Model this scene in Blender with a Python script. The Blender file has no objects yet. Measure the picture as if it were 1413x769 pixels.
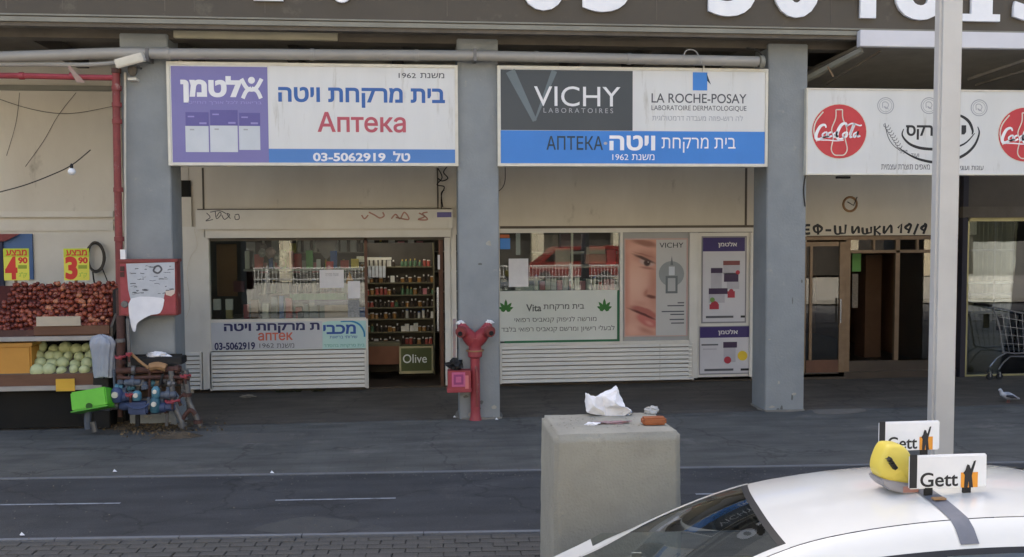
import bpy, bmesh, math, random
from mathutils import Vector, Matrix
random.seed(7)
sc = bpy.context.scene
col = sc.collection

# ------------------------------------------------------------------ camera
H, FPX, IW, IH = 2.5, 1250.0, 1413.0, 769.0
PITCH, YAW, ROLL = math.atan(66 / FPX), math.atan(0.1), 0.005
f = Vector((math.sin(YAW) * math.cos(PITCH), math.cos(YAW) * math.cos(PITCH), -math.sin(PITCH)))
r0 = Vector((math.cos(YAW), -math.sin(YAW), 0)); u0 = r0.cross(f)
r = r0 * math.cos(ROLL) - u0 * math.sin(ROLL); u = u0 * math.cos(ROLL) + r0 * math.sin(ROLL)
CAM = Vector((0, 0, H))
cd = bpy.data.cameras.new('camera'); cam = bpy.data.objects.new('camera', cd); col.objects.link(cam)
cd.sensor_width = 36; cd.lens = 36 * FPX / IW; cd.clip_start = 0.05; cd.clip_end = 500
m = Matrix((r, u, -f)).transposed().to_4x4(); m.translation = CAM
cam.matrix_world = m; sc.camera = cam

def ray(px, py): return f + r * ((px - IW / 2) / FPX) - u * ((py - IH / 2) / FPX)
def onY(px, py, Y):
    d = ray(px, py); t = Y / d.y; p = CAM + d * t; return p
def onZ(px, py, Z=0.0):
    d = ray(px, py); t = (Z - H) / d.z; return CAM + d * t

# ------------------------------------------------------------------ world, sun, exposure
SUN_EL, SUN_AZ = math.radians(50), math.radians(-12)      # sun stands behind the building, a little left
w = bpy.data.worlds.new('World'); sc.world = w; w.use_nodes = True
nt = w.node_tree; bg = nt.nodes['Background']
sky = nt.nodes.new('ShaderNodeTexSky'); sky.sky_type = 'NISHITA'; sky.sun_disc = False
sky.sun_elevation = SUN_EL; sky.sun_rotation = SUN_AZ; sky.air_density = 1.0; sky.dust_density = 6.0; sky.ozone_density = 0.3
nt.links.new(sky.outputs[0], bg.inputs[0]); bg.inputs[1].default_value = 0.15
sd = bpy.data.lights.new('sun', 'SUN'); sd.energy = 3.2; sd.angle = math.radians(0.5); sd.color = (1, .95, .88)
so = bpy.data.objects.new('sun', sd); col.objects.link(so)
sdir = Vector((math.sin(SUN_AZ) * math.cos(SUN_EL), math.cos(SUN_AZ) * math.cos(SUN_EL), math.sin(SUN_EL)))
so.rotation_euler = sdir.to_track_quat('Z', 'Y').to_euler()
sc.view_settings.view_transform = 'Standard'; sc.view_settings.look = 'None'
sc.view_settings.exposure = 1.68; sc.view_settings.gamma = 1
sc.cycles.use_denoising = True; sc.cycles.max_bounces = 8; sc.cycles.transparent_max_bounces = 12
sc.cycles.sample_clamp_indirect = 6

# ------------------------------------------------------------------ materials
def lin(c):
    c = c / 255.0
    return c / 12.92 if c <= 0.04045 else ((c + 0.055) / 1.055) ** 2.4
def rgb(h):
    if isinstance(h, str):
        h = h.lstrip('#'); return tuple(lin(int(h[i:i + 2], 16)) for i in (0, 2, 4)) + (1,)
    return tuple(h) + (1,)
MATS = {}
def mat(name, c, rough=.6, c2=None, scale=3.0, amt=.5, bump=0.0, bscale=60.0, metal=0.0, stretch=(1, 1, 1), dirt=None, dscale=1.2, dlo=.55, coat=0.0, spec=.5):
    if name in MATS: return MATS[name]
    M = bpy.data.materials.new(name); M.use_nodes = True
    n, l = M.node_tree.nodes, M.node_tree.links
    b = n['Principled BSDF']; b.inputs['Roughness'].default_value = rough; b.inputs['Metallic'].default_value = metal
    b.inputs['Coat Weight'].default_value = coat; b.inputs['Coat Roughness'].default_value = .08
    b.inputs['Specular IOR Level'].default_value = spec
    tc = n.new('ShaderNodeTexCoord'); mp = n.new('ShaderNodeMapping'); l.new(tc.outputs['Object'], mp.inputs[0]); mp.inputs['Scale'].default_value = stretch
    c = rgb(c); c2 = rgb(c2) if c2 else tuple(x * .82 for x in c[:3]) + (1,)
    nz = n.new('ShaderNodeTexNoise'); nz.inputs['Scale'].default_value = scale; nz.inputs['Detail'].default_value = 7; nz.inputs['Roughness'].default_value = .62
    l.new(mp.outputs[0], nz.inputs[0])
    cr = n.new('ShaderNodeValToRGB'); cr.color_ramp.elements[0].position = .5 - amt / 2; cr.color_ramp.elements[1].position = .5 + amt / 2
    cr.color_ramp.elements[0].color = c2; cr.color_ramp.elements[1].color = c
    l.new(nz.outputs[0], cr.inputs[0]); out = cr.outputs[0]
    if dirt:
        dn = n.new('ShaderNodeTexNoise'); dn.inputs['Scale'].default_value = dscale; dn.inputs['Detail'].default_value = 9; dn.inputs['Roughness'].default_value = .7
        l.new(mp.outputs[0], dn.inputs[0])
        dr = n.new('ShaderNodeValToRGB'); dr.color_ramp.elements[0].position = dlo; dr.color_ramp.elements[1].position = dlo + .16
        l.new(dn.outputs[0], dr.inputs[0])
        mx = n.new('ShaderNodeMix'); mx.data_type = 'RGBA'; l.new(dr.outputs[0], mx.inputs[0]); l.new(out, mx.inputs[6]); mx.inputs[7].default_value = rgb(dirt)
        out = mx.outputs[2]
    l.new(out, b.inputs['Base Color'])
    if bump:
        bn = n.new('ShaderNodeTexNoise'); bn.inputs['Scale'].default_value = bscale; bn.inputs['Detail'].default_value = 5
        l.new(mp.outputs[0], bn.inputs[0])
        bp = n.new('ShaderNodeBump'); bp.inputs['Strength'].default_value = bump; bp.inputs['Distance'].default_value = .01
        l.new(bn.outputs[0], bp.inputs['Height']); l.new(bp.outputs[0], b.inputs['Normal'])
    MATS[name] = M; return M
def glass(name, tint=(.86, .9, .88), ior=1.75, rough=0.0):
    if name in MATS: return MATS[name]
    M = bpy.data.materials.new(name); M.use_nodes = True
    n, l = M.node_tree.nodes, M.node_tree.links; n.remove(n['Principled BSDF'])
    t = n.new('ShaderNodeBsdfTransparent'); t.inputs[0].default_value = tint + (1,)
    g = n.new('ShaderNodeBsdfGlossy'); g.inputs['Roughness'].default_value = rough
    tc = n.new('ShaderNodeTexCoord'); nz = n.new('ShaderNodeTexNoise'); nz.inputs['Scale'].default_value = 1.3; l.new(tc.outputs['Object'], nz.inputs[0])
    bp = n.new('ShaderNodeBump'); bp.inputs['Strength'].default_value = .05; bp.inputs['Distance'].default_value = .01; l.new(nz.outputs[0], bp.inputs['Height']); l.new(bp.outputs[0], g.inputs['Normal'])
    fr = n.new('ShaderNodeFresnel'); fr.inputs[0].default_value = ior
    mx = n.new('ShaderNodeMixShader'); l.new(fr.outputs[0], mx.inputs[0]); l.new(t.outputs[0], mx.inputs[1]); l.new(g.outputs[0], mx.inputs[2])
    l.new(mx.outputs[0], n['Material Output'].inputs[0]); MATS[name] = M; return M

m_wall = mat('wall_taupe', '#d9d3c6', .8, '#c6beaf', 1.2, .6, .15, 30, dirt='#8c8374', dscale=2, dlo=.62, stretch=(1, 1, .4))
m_wall2 = mat('wall_cream', '#dcd7cb', .7, '#cac4b7', 1.5, .6, .1, 30, dirt='#938a7b', dscale=2.5, dlo=.64)
m_col = mat('column_grey', '#949899', .8, '#7c8183', 2.4, .7, .35, 35, dirt='#aaa69b', dscale=3.5, dlo=.62)
m_cream = mat('cream_metal', '#dfddd6', .5, '#cdc9c0', 2, .6, dirt='#978c79', dscale=6, dlo=.68)
m_slat = mat('cream_slat', '#e2e0d9', .5, '#cfccc3', 3, .7, dirt='#8f8674', dscale=5, dlo=.66)
m_fascia = mat('fascia_brown', '#524a3e', .6, '#474036', 1.0, .6, .1, 20, dirt='#6b6556', dscale=1.5, dlo=.6)
m_trim = mat('trim_grey', '#8f8d80', .5, '#6e6b60', 2, .7)
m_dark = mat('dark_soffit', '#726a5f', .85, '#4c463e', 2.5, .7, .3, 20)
m_black = mat('black_void', '#17150f', .9, '#0e0d0b', 2, .5)
m_pipe = mat('pipe_grey', '#a8a49d', .45, '#8a867e', 3, .7, dirt='#5d5852', dscale=5, dlo=.66, stretch=(.5, 1, 1))
m_red = mat('red_paint', '#a3434a', .5, '#8b3238', 8, .6, .1, 40, dirt='#c98b86', dscale=9, dlo=.66)
m_redold = mat('red_old', '#93403f', .6, '#6b2e2b', 7, .7, .2, 50, dirt='#a7a09a', dscale=8, dlo=.6)
m_rust = mat('rusty_pipe', '#5c3a30', .75, '#3c2a26', 10, .8, .4, 60, dirt='#8b7468', dscale=12, dlo=.6)
m_galv = mat('galvanised', '#7c7c7c', .5, '#55524f', 10, .7, .2, 60, metal=.4, dirt='#5a4338', dscale=9, dlo=.6)
m_white = mat('white_sign', '#dfdfdd', .45, '#cfcfcc', 3, .8, dirt='#b3afa5', dscale=7, dlo=.58, stretch=(1, 1, .12))
m_white2 = mat('white_plain', '#e9e9ea', .4, '#dededf', 4, .6)
m_letter = mat('letter_white', '#f4f4f6', .4, '#e8e8ea', 4, .6)
m_frame = mat('sign_frame', '#e0dccf', .4, '#c9c4b4', 6, .7, dirt='#8a7f6d', dscale=10, dlo=.7)
m_purple = mat('purple_print', '#7c77ae', .45, '#726da5', 1.2, .7)
m_purpled = mat('purple_dark', '#625c9c', .45, '#585292', 3, .5)
m_purplel = mat('purple_light', '#9a92cf', .45)
m_pack = mat('pack_grey', '#cfd3d8', .45, '#c0c6cc', 3, .5)
m_blue = mat('blue_band', '#4a80c2', .45, '#4278b8', 2, .6)
m_blue2 = mat('blue_panel', '#2e83d6', .4, '#2a79c8', 1.5, .6)
m_bluetext = mat('blue_text', '#2f62a8', .5, '#2b5b9f', 3, .6)
m_redtext = mat('red_text', '#bb5563', .5, '#b04c5b', 3, .6)
m_greytext = mat('grey_text', '#55565c', .5)
m_lgtext = mat('light_grey_text', '#a9abb0', .5)
m_ink = mat('ink_black', '#1b1c22', .5)
m_navy = mat('navy_ink', '#20265c', .5)
m_char = mat('charcoal_print', '#40474c', .45, '#394046', 1.5, .6)
m_char2 = mat('charcoal_light', '#69767c', .45)
m_teal = mat('dark_teal', '#1c3947', .5)
m_cocared = mat('soda_red', '#cf333b', .45, '#b92f38', 2, .6)
m_brass = mat('brass_frame', '#85705a', .45, '#66533f', 6, .7, metal=.3)
m_brown = mat('brown_wood', '#6b4632', .6, '#523526', 4, .6, stretch=(1, 1, .3))
m_tan = mat('tan_card', '#a58058', .7, '#8c6a47', 5, .6)
m_concrete = mat('block_concrete', '#a5a295', .9, '#87847a', 2.6, .7, .6, 60, dirt='#7f7a6f', dscale=4.5, dlo=.6)
m_pole = mat('pole_paint', '#c6c5c3', .45, '#b3b2b0', 1.5, .6, dirt='#98958f', dscale=4, dlo=.66)
m_paper = mat('paper_white', '#eeeef0', .8, '#dadadf', 5, .6)
m_green = mat('green_plastic', '#62c22c', .4, '#54ac25', 4, .6)
m_bluep = mat('blue_meter', '#42527a', .55, '#333f5c', 6, .6, dirt='#6c6f84', dscale=10, dlo=.62)
m_cyanp = mat('cyan_meter', '#5a8c9e', .5, '#416c7c', 6, .6)
m_dirtm = mat('dirt', '#5f5343', .95, '#3d362c', 9, .8, .8, 40, dirt='#8b7b62', dscale=14, dlo=.6)
m_wire = mat('wire_black', '#26231f', .7)
m_wood = mat('crate_wood', '#77553f', .75, '#573b2b', 5, .7, .2, 40, stretch=(.3, 1, 2))
m_rail = mat('shelf_rail', '#aaa6a0', .5, '#8c8882', 4, .6)
m_orange = mat('orange_card', '#c8923f', .6, '#b58034', 3, .6)
m_yellow = mat('yellow_card', '#e4c53a', .6, '#d6b52e', 3, .6)
m_lime = mat('lime_print', '#cfe02a', .5)
m_poppy = mat('poppy_red', '#c8261b', .5)
m_skin = mat('print_skin', '#cd9a86', .5, '#c38974', 3, .8)
m_skin2 = mat('print_skin_light', '#d5a48c', .5, '#c89078', 2, .8)
m_lip = mat('print_lip', '#a84a46', .5, '#c0655c', 6, .6)
m_lipd = mat('print_lip_dark', '#7d403a', .5)
m_brow = mat('print_brow', '#8e5a49', .5)
m_eye = mat('print_eye', '#2e1c18', .5)
m_eyew = mat('print_eye_white', '#c39c8f', .5)
m_silver = mat('print_silver', '#b8babb', .5, '#a6a8aa', 2, .6)
m_bottle = mat('print_bottle', '#6f7678', .5)
m_gframe = mat('green_frame', '#1e6b45', .5)
m_leaf = mat('leaf_print', '#2f7a2c', .5, '#245f22', 14, .7)
m_offw = mat('banner_white', '#d9dcd6', .5, '#c8cec6', 2, .6)
m_glass = glass('shop_glass')
m_glassd = glass('door_glass', (.7, .68, .62), 1.8)
m_floor = mat('shop_floor', '#4a4038', .35, '#3b332c', 3, .6)
m_interior = mat('interior_wall', '#5a544b', .8, '#47423a', 2, .6)
m_chrome = mat('chrome', '#b9bcc0', .25, '#a0a3a8', 4, .5, metal=.8)
m_rubber = mat('rubber', '#1a1a1b', .7)
m_paint = mat('taxi_paint', '#dcdcd8', .22, '#cfcfca', 1.6, .8, dirt='#bcbdbb', dscale=3, dlo=.68, coat=.8)
m_seam = mat('seam_black', '#202226', .6)
m_carglass = glass('car_glass', (.66, .72, .71), 1.75)
m_cabin = mat('cabin_dark', '#4a4d50', .7, '#393c3f', 4, .6)
m_taxiyel = mat('taxi_yellow', '#dcca5c', .4, '#d2bd4c', 3, .6)
m_strap = mat('strap_grey', '#6d7079', .6, '#5f626b', 20, .6)
m_logo = mat('logo_orange', '#e79a2c', .5)

def ground_mat(name, c, c2, dirt, kind):
    M = mat(name, c, .8 if kind != 'asphalt' else .75, c2, 1.3, .7, .5, 90, dirt=dirt, dscale=.9, dlo=.56, spec=.4)
    n, l = M.node_tree.nodes, M.node_tree.links
    b = n['Principled BSDF']; src = b.inputs['Base Color'].links[0].from_socket
    tc = n.new('ShaderNodeTexCoord'); mp = n.new('ShaderNodeMapping'); l.new(tc.outputs['Object'], mp.inputs[0])
    # long scuffs along the path
    mp.inputs['Scale'].default_value = (.6, 2.2, 1); mp.inputs['Rotation'].default_value = (0, 0, .06)
    st = n.new('ShaderNodeTexNoise'); st.inputs['Scale'].default_value = 2.2; st.inputs['Detail'].default_value = 8; l.new(mp.outputs[0], st.inputs[0])
    sr = n.new('ShaderNodeValToRGB'); sr.color_ramp.elements[0].position = .35; sr.color_ramp.elements[1].position = .7
    sr.color_ramp.elements[0].color = (.78, .78, .78, 1); sr.color_ramp.elements[1].color = (1.22, 1.22, 1.22, 1)
    l.new(st.outputs[0], sr.inputs[0])
    mx = n.new('ShaderNodeMix'); mx.data_type = 'RGBA'; mx.blend_type = 'MULTIPLY'; mx.inputs[0].default_value = 1
    l.new(src, mx.inputs[6]); l.new(sr.outputs[0], mx.inputs[7]); out = mx.outputs[2]
    sp = n.new('ShaderNodeTexNoise'); sp.inputs['Scale'].default_value = 160; sp.inputs['Detail'].default_value = 2; l.new(tc.outputs['Object'], sp.inputs[0])
    spr = n.new('ShaderNodeValToRGB'); spr.color_ramp.elements[0].position = .35; spr.color_ramp.elements[1].position = .75
    spr.color_ramp.elements[0].color = (.75, .75, .75, 1); spr.color_ramp.elements[1].color = (1.4, 1.4, 1.4, 1); l.new(sp.outputs[0], spr.inputs[0])
    mx2 = n.new('ShaderNodeMix'); mx2.data_type = 'RGBA'; mx2.blend_type = 'MULTIPLY'; mx2.inputs[0].default_value = 1
    l.new(out, mx2.inputs[6]); l.new(spr.outputs[0], mx2.inputs[7]); out = mx2.outputs[2]
    vr = n.new('ShaderNodeTexVoronoi'); vr.feature = 'DISTANCE_TO_EDGE'; vr.inputs['Scale'].default_value = .55; wn = n.new('ShaderNodeTexNoise'); wn.inputs['Scale'].default_value = 3; wn.inputs['Detail'].default_value = 6; l.new(tc.outputs['Object'], wn.inputs[0])
    wm = n.new('ShaderNodeMix'); wm.data_type = 'RGBA'; wm.blend_type = 'ADD'; wm.inputs[0].default_value = .5; l.new(tc.outputs['Object'], wm.inputs[6]); l.new(wn.outputs[1], wm.inputs[7]); l.new(wm.outputs[2], vr.inputs[0])
    vc = n.new('ShaderNodeValToRGB'); vc.color_ramp.elements[0].position = .0; vc.color_ramp.elements[1].position = .012; vc.color_ramp.elements[0].color = (.62, .62, .62, 1); vc.color_ramp.elements[1].color = (1, 1, 1, 1); l.new(vr.outputs[0], vc.inputs[0])
    m4 = n.new('ShaderNodeMix'); m4.data_type = 'RGBA'; m4.blend_type = 'MULTIPLY'; m4.inputs[0].default_value = 1; l.new(out, m4.inputs[6]); l.new(vc.outputs[0], m4.inputs[7]); out = m4.outputs[2]
    if kind == 'pavers':
        bk = n.new('ShaderNodeTexBrick'); bk.inputs['Scale'].default_value = 1; bk.inputs['Brick Width'].default_value = .4; bk.inputs['Row Height'].default_value = .2
        bk.inputs['Mortar Size'].default_value = .006; bk.inputs['Color1'].default_value = (1, 1, 1, 1); bk.inputs['Color2'].default_value = (.86, .86, .87, 1); bk.inputs['Mortar'].default_value = (.6, .6, .6, 1)
        l.new(tc.outputs['Object'], bk.inputs[0])
        m3 = n.new('ShaderNodeMix'); m3.data_type = 'RGBA'; m3.blend_type = 'MULTIPLY'; m3.inputs[0].default_value = .4
        l.new(out, m3.inputs[6]); l.new(bk.outputs[0], m3.inputs[7]); out = m3.outputs[2]
    l.new(out, b.inputs['Base Color'])
    return M
m_side = ground_mat('pavement_grey', '#64645f', '#504f4d', '#7b7771', 'pavers')
m_arc = ground_mat('arcade_floor', '#5e5850', '#4c4740', '#6b645c', 'pavers')
m_path = ground_mat('path_asphalt', '#444547', '#393a3c', '#525252', 'asphalt')
m_brick = ground_mat('paver_brick', '#605e5a', '#4e4c49', '#706c66', 'asphalt')
m_lane = mat('lane_paint', '#a9adb3', .7, '#7b7e84', 12, .6, dirt='#55575d', dscale=14, dlo=.52)
m_kerb = mat('kerb_stone', '#7b7d80', .8, '#66686c', 5, .6, .3, 60)

# ------------------------------------------------------------------ mesh helpers
class MB:
    def __init__(s): s.v, s.fc = [], []
    def add(s, vs, fs):
        k = len(s.v); s.v += [tuple(v) for v in vs]; s.fc += [tuple(i + k for i in q) for q in fs]; return s
    def box(s, x0, x1, y0, y1, z0, z1, M=None):
        vs = [Vector(p) for p in ((x0, y0, z0), (x1, y0, z0), (x1, y1, z0), (x0, y1, z0), (x0, y0, z1), (x1, y0, z1), (x1, y1, z1), (x0, y1, z1))]
        if M: vs = [M @ v for v in vs]
        return s.add(vs, [(0, 3, 2, 1), (4, 5, 6, 7), (0, 1, 5, 4), (1, 2, 6, 5), (2, 3, 7, 6), (3, 0, 4, 7)])
    def ring(s, pts, rad, n=10, caps=True):
        pts = [Vector(p) for p in pts]; rads = rad if isinstance(rad, (list, tuple)) else [rad] * len(pts)
        vs, fs = [], []; prev = None
        for i, p in enumerate(pts):
            a = pts[max(0, i - 1)]; b = pts[min(len(pts) - 1, i + 1)]; t = (b - a).normalized()
            if t.length == 0: t = Vector((0, 0, 1))
            n1 = (prev - t * prev.dot(t)) if prev else t.orthogonal()
            n1 = n1.normalized() if n1.length > 1e-6 else t.orthogonal().normalized(); prev = n1; n2 = t.cross(n1)
            for k in range(n):
                an = 2 * math.pi * k / n; vs.append(p + (n1 * math.cos(an) + n2 * math.sin(an)) * rads[i])
        for i in range(len(pts) - 1):
            for k in range(n): fs.append((i * n + k, i * n + (k + 1) % n, (i + 1) * n + (k + 1) % n, (i + 1) * n + k))
        if caps: fs.append(tuple(range(n - 1, -1, -1))); fs.append(tuple((len(pts) - 1) * n + k for k in range(n)))
        return s.add(vs, fs)
    def lathe(s, prof, c, axis='Z', n=14, M=None):
        vs, fs = [], []; c = Vector(c)
        for (rr, h) in prof:
            for k in range(n):
                a = 2 * math.pi * k / n
                v = Vector((rr * math.cos(a), rr * math.sin(a), h))
                if axis == 'X': v = Vector((v.z, v.x, v.y))
                if axis == 'Y': v = Vector((v.x, v.z, v.y))
                if M: v = M @ v
                vs.append(c + v)
        L = len(prof)
        for i in range(L - 1):
            for k in range(n): fs.append((i * n + k, i * n + (k + 1) % n, (i + 1) * n + (k + 1) % n, (i + 1) * n + k))
        fs.append(tuple(range(n - 1, -1, -1))); fs.append(tuple((L - 1) * n + k for k in range(n)))
        return s.add(vs, fs)
    def prism(s, pts, y0, y1):          # polygon of (x, z), between two y
        n = len(pts); vs = [(p[0], y0, p[1]) for p in pts] + [(p[0], y1, p[1]) for p in pts]
        return s.add(vs, [tuple(range(n)), tuple(range(2 * n - 1, n - 1, -1))] + [(i, i + n, (i + 1) % n + n, (i + 1) % n) for i in range(n)])
    def slab(s, pts, z0, z1):           # polygon of (x, y), between two z
        n = len(pts); vs = [(p[0], p[1], z0) for p in pts] + [(p[0], p[1], z1) for p in pts]
        return s.add(vs, [tuple(range(n)), tuple(range(2 * n - 1, n - 1, -1))] + [(i, i + n, (i + 1) % n + n, (i + 1) % n) for i in range(n)])
    def grid(s, fn, nu, nv, closed=False):
        vs = [fn(i / nu, j / nv) for i in range(nu + 1) for j in range(nv + 1)]
        return s.add(vs, [(i * (nv + 1) + j, (i + 1) * (nv + 1) + j, (i + 1) * (nv + 1) + j + 1, i * (nv + 1) + j + 1) for i in range(nu) for j in range(nv)])
    def build(s, name, material, parent=None, smooth=False, bevel=0, solid=0, **props):
        me = bpy.data.meshes.new(name); me.from_pydata(s.v, [], s.fc)
        bm = bmesh.new(); bm.from_mesh(me); bmesh.ops.recalc_face_normals(bm, faces=bm.faces)
        if bevel:
            es = [e for e in bm.edges if len(e.link_faces) == 2 and e.calc_face_angle(0) > .5]
            bmesh.ops.bevel(bm, geom=es, offset=bevel, segments=2, affect='EDGES', clamp_overlap=True)
        if smooth:
            for q in bm.faces: q.smooth = True
            for e in bm.edges:
                if len(e.link_faces) == 2 and e.calc_face_angle(0) > .7: e.smooth = False
        bm.to_mesh(me); bm.free(); me.materials.append(material)
        return link(name, me, parent, **props)
def link(name, me, parent=None, **props):
    o = bpy.data.objects.new(name, me); col.objects.link(o)
    if parent: setpar(o, parent)
    for k, v in props.items(): o[k] = v
    return o
def setpar(o, parent):
    o.parent = parent
    if parent.parent and parent.type == 'MESH': o.matrix_parent_inverse = Matrix.Identity(4); return
    root = parent; loc = Vector((0, 0, 0))
    while root: loc += root.location; root = root.parent
    o.matrix_parent_inverse = Matrix.Translation(-loc)
def thing(name, label, cat, loc=(0, 0, 0), group=None):
    o = bpy.data.objects.new(name, None); col.objects.link(o); o.location = loc; o.empty_display_size = .1
    o['label'] = label; o['category'] = cat
    if group: o['group'] = group
    return o
def tag(o, label, cat, group=None):
    o['label'] = label; o['category'] = cat
    if group: o['group'] = group
    return o
def struct(o): o['kind'] = 'structure'; return o
def stuff(o): o['kind'] = 'stuff'; return o
def pr(x0, y0, x1, y1, Y):              # photo rectangle -> x and z range on the wall plane Y
    mx, my = (x0 + x1) / 2, (y0 + y1) / 2
    return onY(x0, my, Y).x, onY(x1, my, Y).x, onY(mx, y1, Y).z, onY(mx, y0, Y).z
def pbox(x0, y0, x1, y1, Y, depth, mb=None):
    a, b, c, d = pr(x0, y0, x1, y1, Y); mb = mb or MB(); return mb.box(a, b, Y, Y + depth, c, d)
def panel(name, rect, Y, depth, m_, parent=None, bevel=0, **k): return pbox(*rect, Y, depth).build(name, m_, parent, bevel=bevel, **k)
def ppoly(pts, Y, th=.0015): return MB().prism([(onY(a, b, Y).x, onY(a, b, Y).z) for a, b in pts], Y - th, Y)
def catmull(P, n=6, closed=False):
    out = []; N = len(P); rng = range(N) if closed else range(N - 1)
    g = (lambda i: P[i % N]) if closed else (lambda i: P[max(0, min(N - 1, i))])
    for i in rng:
        a, b, c, d = g(i - 1), g(i), g(i + 1), g(i + 2)
        for k in range(n):
            t = k / n; out.append(tuple(.5 * (2 * b[j] + (c[j] - a[j]) * t + (2 * a[j] - 5 * b[j] + 4 * c[j] - d[j]) * t * t + (-a[j] + 3 * b[j] - 3 * c[j] + d[j]) * t ** 3) for j in range(len(b))))
    if not closed: out.append(tuple(P[-1]))
    return out
def ribbon(mb, pts, wd, Y, th=.0015, smooth=True):     # flat painted stroke on a wall plane; pts in photo pixels, wd in pixels
    if smooth: pts = catmull(pts, 5)
    L = []
    for i, p in enumerate(pts):
        a = pts[max(0, i - 1)]; b = pts[min(len(pts) - 1, i + 1)]
        dx, dy = b[0] - a[0], b[1] - a[1]; q = math.hypot(dx, dy) or 1; ww = wd if not callable(wd) else wd(i / (len(pts) - 1))
        L.append(((p[0] - dy / q * ww / 2, p[1] + dx / q * ww / 2), (p[0] + dy / q * ww / 2, p[1] - dx / q * ww / 2)))
    vs = []
    for a, b in L:
        for c in (a, b):
            P = onY(c[0], c[1], Y); vs.append((P.x, Y - th, P.z)); 
    mb.add(vs, [(2 * i, 2 * i + 1, 2 * i + 3, 2 * i + 2) for i in range(len(L) - 1)]); return mb
def heb(s): return s[::-1]
TX = {}
def area(P): return sum(P[i][0] * P[(i + 1) % len(P)][1] - P[(i + 1) % len(P)][0] * P[i][1] for i in range(len(P))) / 2
def inside(p, P):
    c = False
    for i in range(len(P)):
        a_, b_ = P[i], P[i - 1]
        if (a_[1] > p[1]) != (b_[1] > p[1]) and p[0] < (b_[0] - a_[0]) * (p[1] - a_[1]) / (b_[1] - a_[1]) + a_[0]: c = not c
    return c
def textmesh(s, bold, extrude, shear):
    """glyph outlines filled one contour at a time, so overlapping strokes of a glyph never cancel out"""
    c = bpy.data.curves.new('lettering', 'FONT'); c.body = s; c.shear = shear
    o = bpy.data.objects.new('lettering', c); src = o.to_curve(bpy.context.evaluated_depsgraph_get(), apply_modifiers=False)
    C = []
    for sp in src.splines:
        B = sp.bezier_points; n = len(B); P = []
        for i in range(n):
            p0, h0, h1, p1 = B[i].co, B[i].handle_right, B[(i + 1) % n].handle_left, B[(i + 1) % n].co
            straight = (h0 - p0).length < 1e-5 and (h1 - p1).length < 1e-5
            m_ = 1 if straight else 5
            for k in range(m_):
                t = k / m_; q = p0 * (1 - t) ** 3 + h0 * 3 * t * (1 - t) ** 2 + h1 * 3 * t * t * (1 - t) + p1 * t ** 3; P.append((q.x, q.y))
        if len(P) > 2: C.append(P)
    o.to_curve_clear(); bpy.data.objects.remove(o); bpy.data.curves.remove(c)
    from mathutils.geometry import delaunay_2d_cdt
    out = bpy.data.meshes.new('lettering')
    if not C: return out
    big = max(C, key=lambda P: abs(area(P))); sg = 1 if area(big) > 0 else -1
    def grow(P):
        Q = []
        for p in P:
            if not Q or math.hypot(p[0] - Q[-1][0], p[1] - Q[-1][1]) > 1e-3: Q.append(p)
        while len(Q) > 3 and math.hypot(Q[0][0] - Q[-1][0], Q[0][1] - Q[-1][1]) < 1e-3: Q.pop()
        O = []
        for i in range(len(Q)):
            a_, b_, c_ = Q[i - 1], Q[i], Q[(i + 1) % len(Q)]
            n1 = Vector((b_[1] - a_[1], a_[0] - b_[0])).normalized(); n2 = Vector((c_[1] - b_[1], b_[0] - c_[0])).normalized()
            n_ = n1 + n2; k = n_.dot(n1); n_ = n_ / k if k > .5 else n_.normalized() * 1.4 if n_.length > 1e-3 else n1
            O.append((b_[0] + n_.x * bold * sg, b_[1] + n_.y * bold * sg))
        return O
    L = [grow(P) for P in C]; L = [P for P in L if len(P) > 2]
    flat, E_ = [], []
    for P in L:
        k0 = len(flat); flat += [Vector(p) for p in P]; E_ += [(k0 + i, k0 + (i + 1) % len(P)) for i in range(len(P))]
    vo, eo, fo = delaunay_2d_cdt(flat, E_, [], 0, 1e-5, False)[:3]
    bx = [(min(p[0] for p in P), max(p[0] for p in P), min(p[1] for p in P), max(p[1] for p in P)) for P in L]
    def wind(p):
        w_ = 0
        for P, q in zip(L, bx):
            if not (q[0] <= p[0] <= q[1] and q[2] <= p[1] <= q[3]): continue
            for i in range(len(P)):
                a_, b_ = P[i - 1], P[i]
                if (a_[1] <= p[1]) != (b_[1] <= p[1]):
                    cr = (b_[0] - a_[0]) * (p[1] - a_[1]) - (p[0] - a_[0]) * (b_[1] - a_[1])
                    if a_[1] <= p[1] and cr > 0: w_ += 1
                    elif a_[1] > p[1] and cr < 0: w_ -= 1
        return w_
    keep = [t for t in fo if len(t) >= 3 and wind(sum((vo[i] for i in t), Vector((0, 0))) / len(t)) != 0]
    n = len(vo); cnt_ = {}
    for t in keep:
        for i in range(len(t)): k = (t[i], t[(i + 1) % len(t)]); cnt_[k] = 1
    V = [(v.x, v.y, 1.0) for v in vo] + [(v.x, v.y, 0.0) for v in vo]
    F = [tuple(t) for t in keep] + [(a_, n + a_, n + b_, b_) for (a_, b_) in cnt_ if (b_, a_) not in cnt_]
    used = sorted({i for q in F for i in q}); mp_i = {v: i for i, v in enumerate(used)}
    out.from_pydata([V[i] for i in used], [], [tuple(mp_i[i] for i in q) for q in F]); return out
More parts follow.
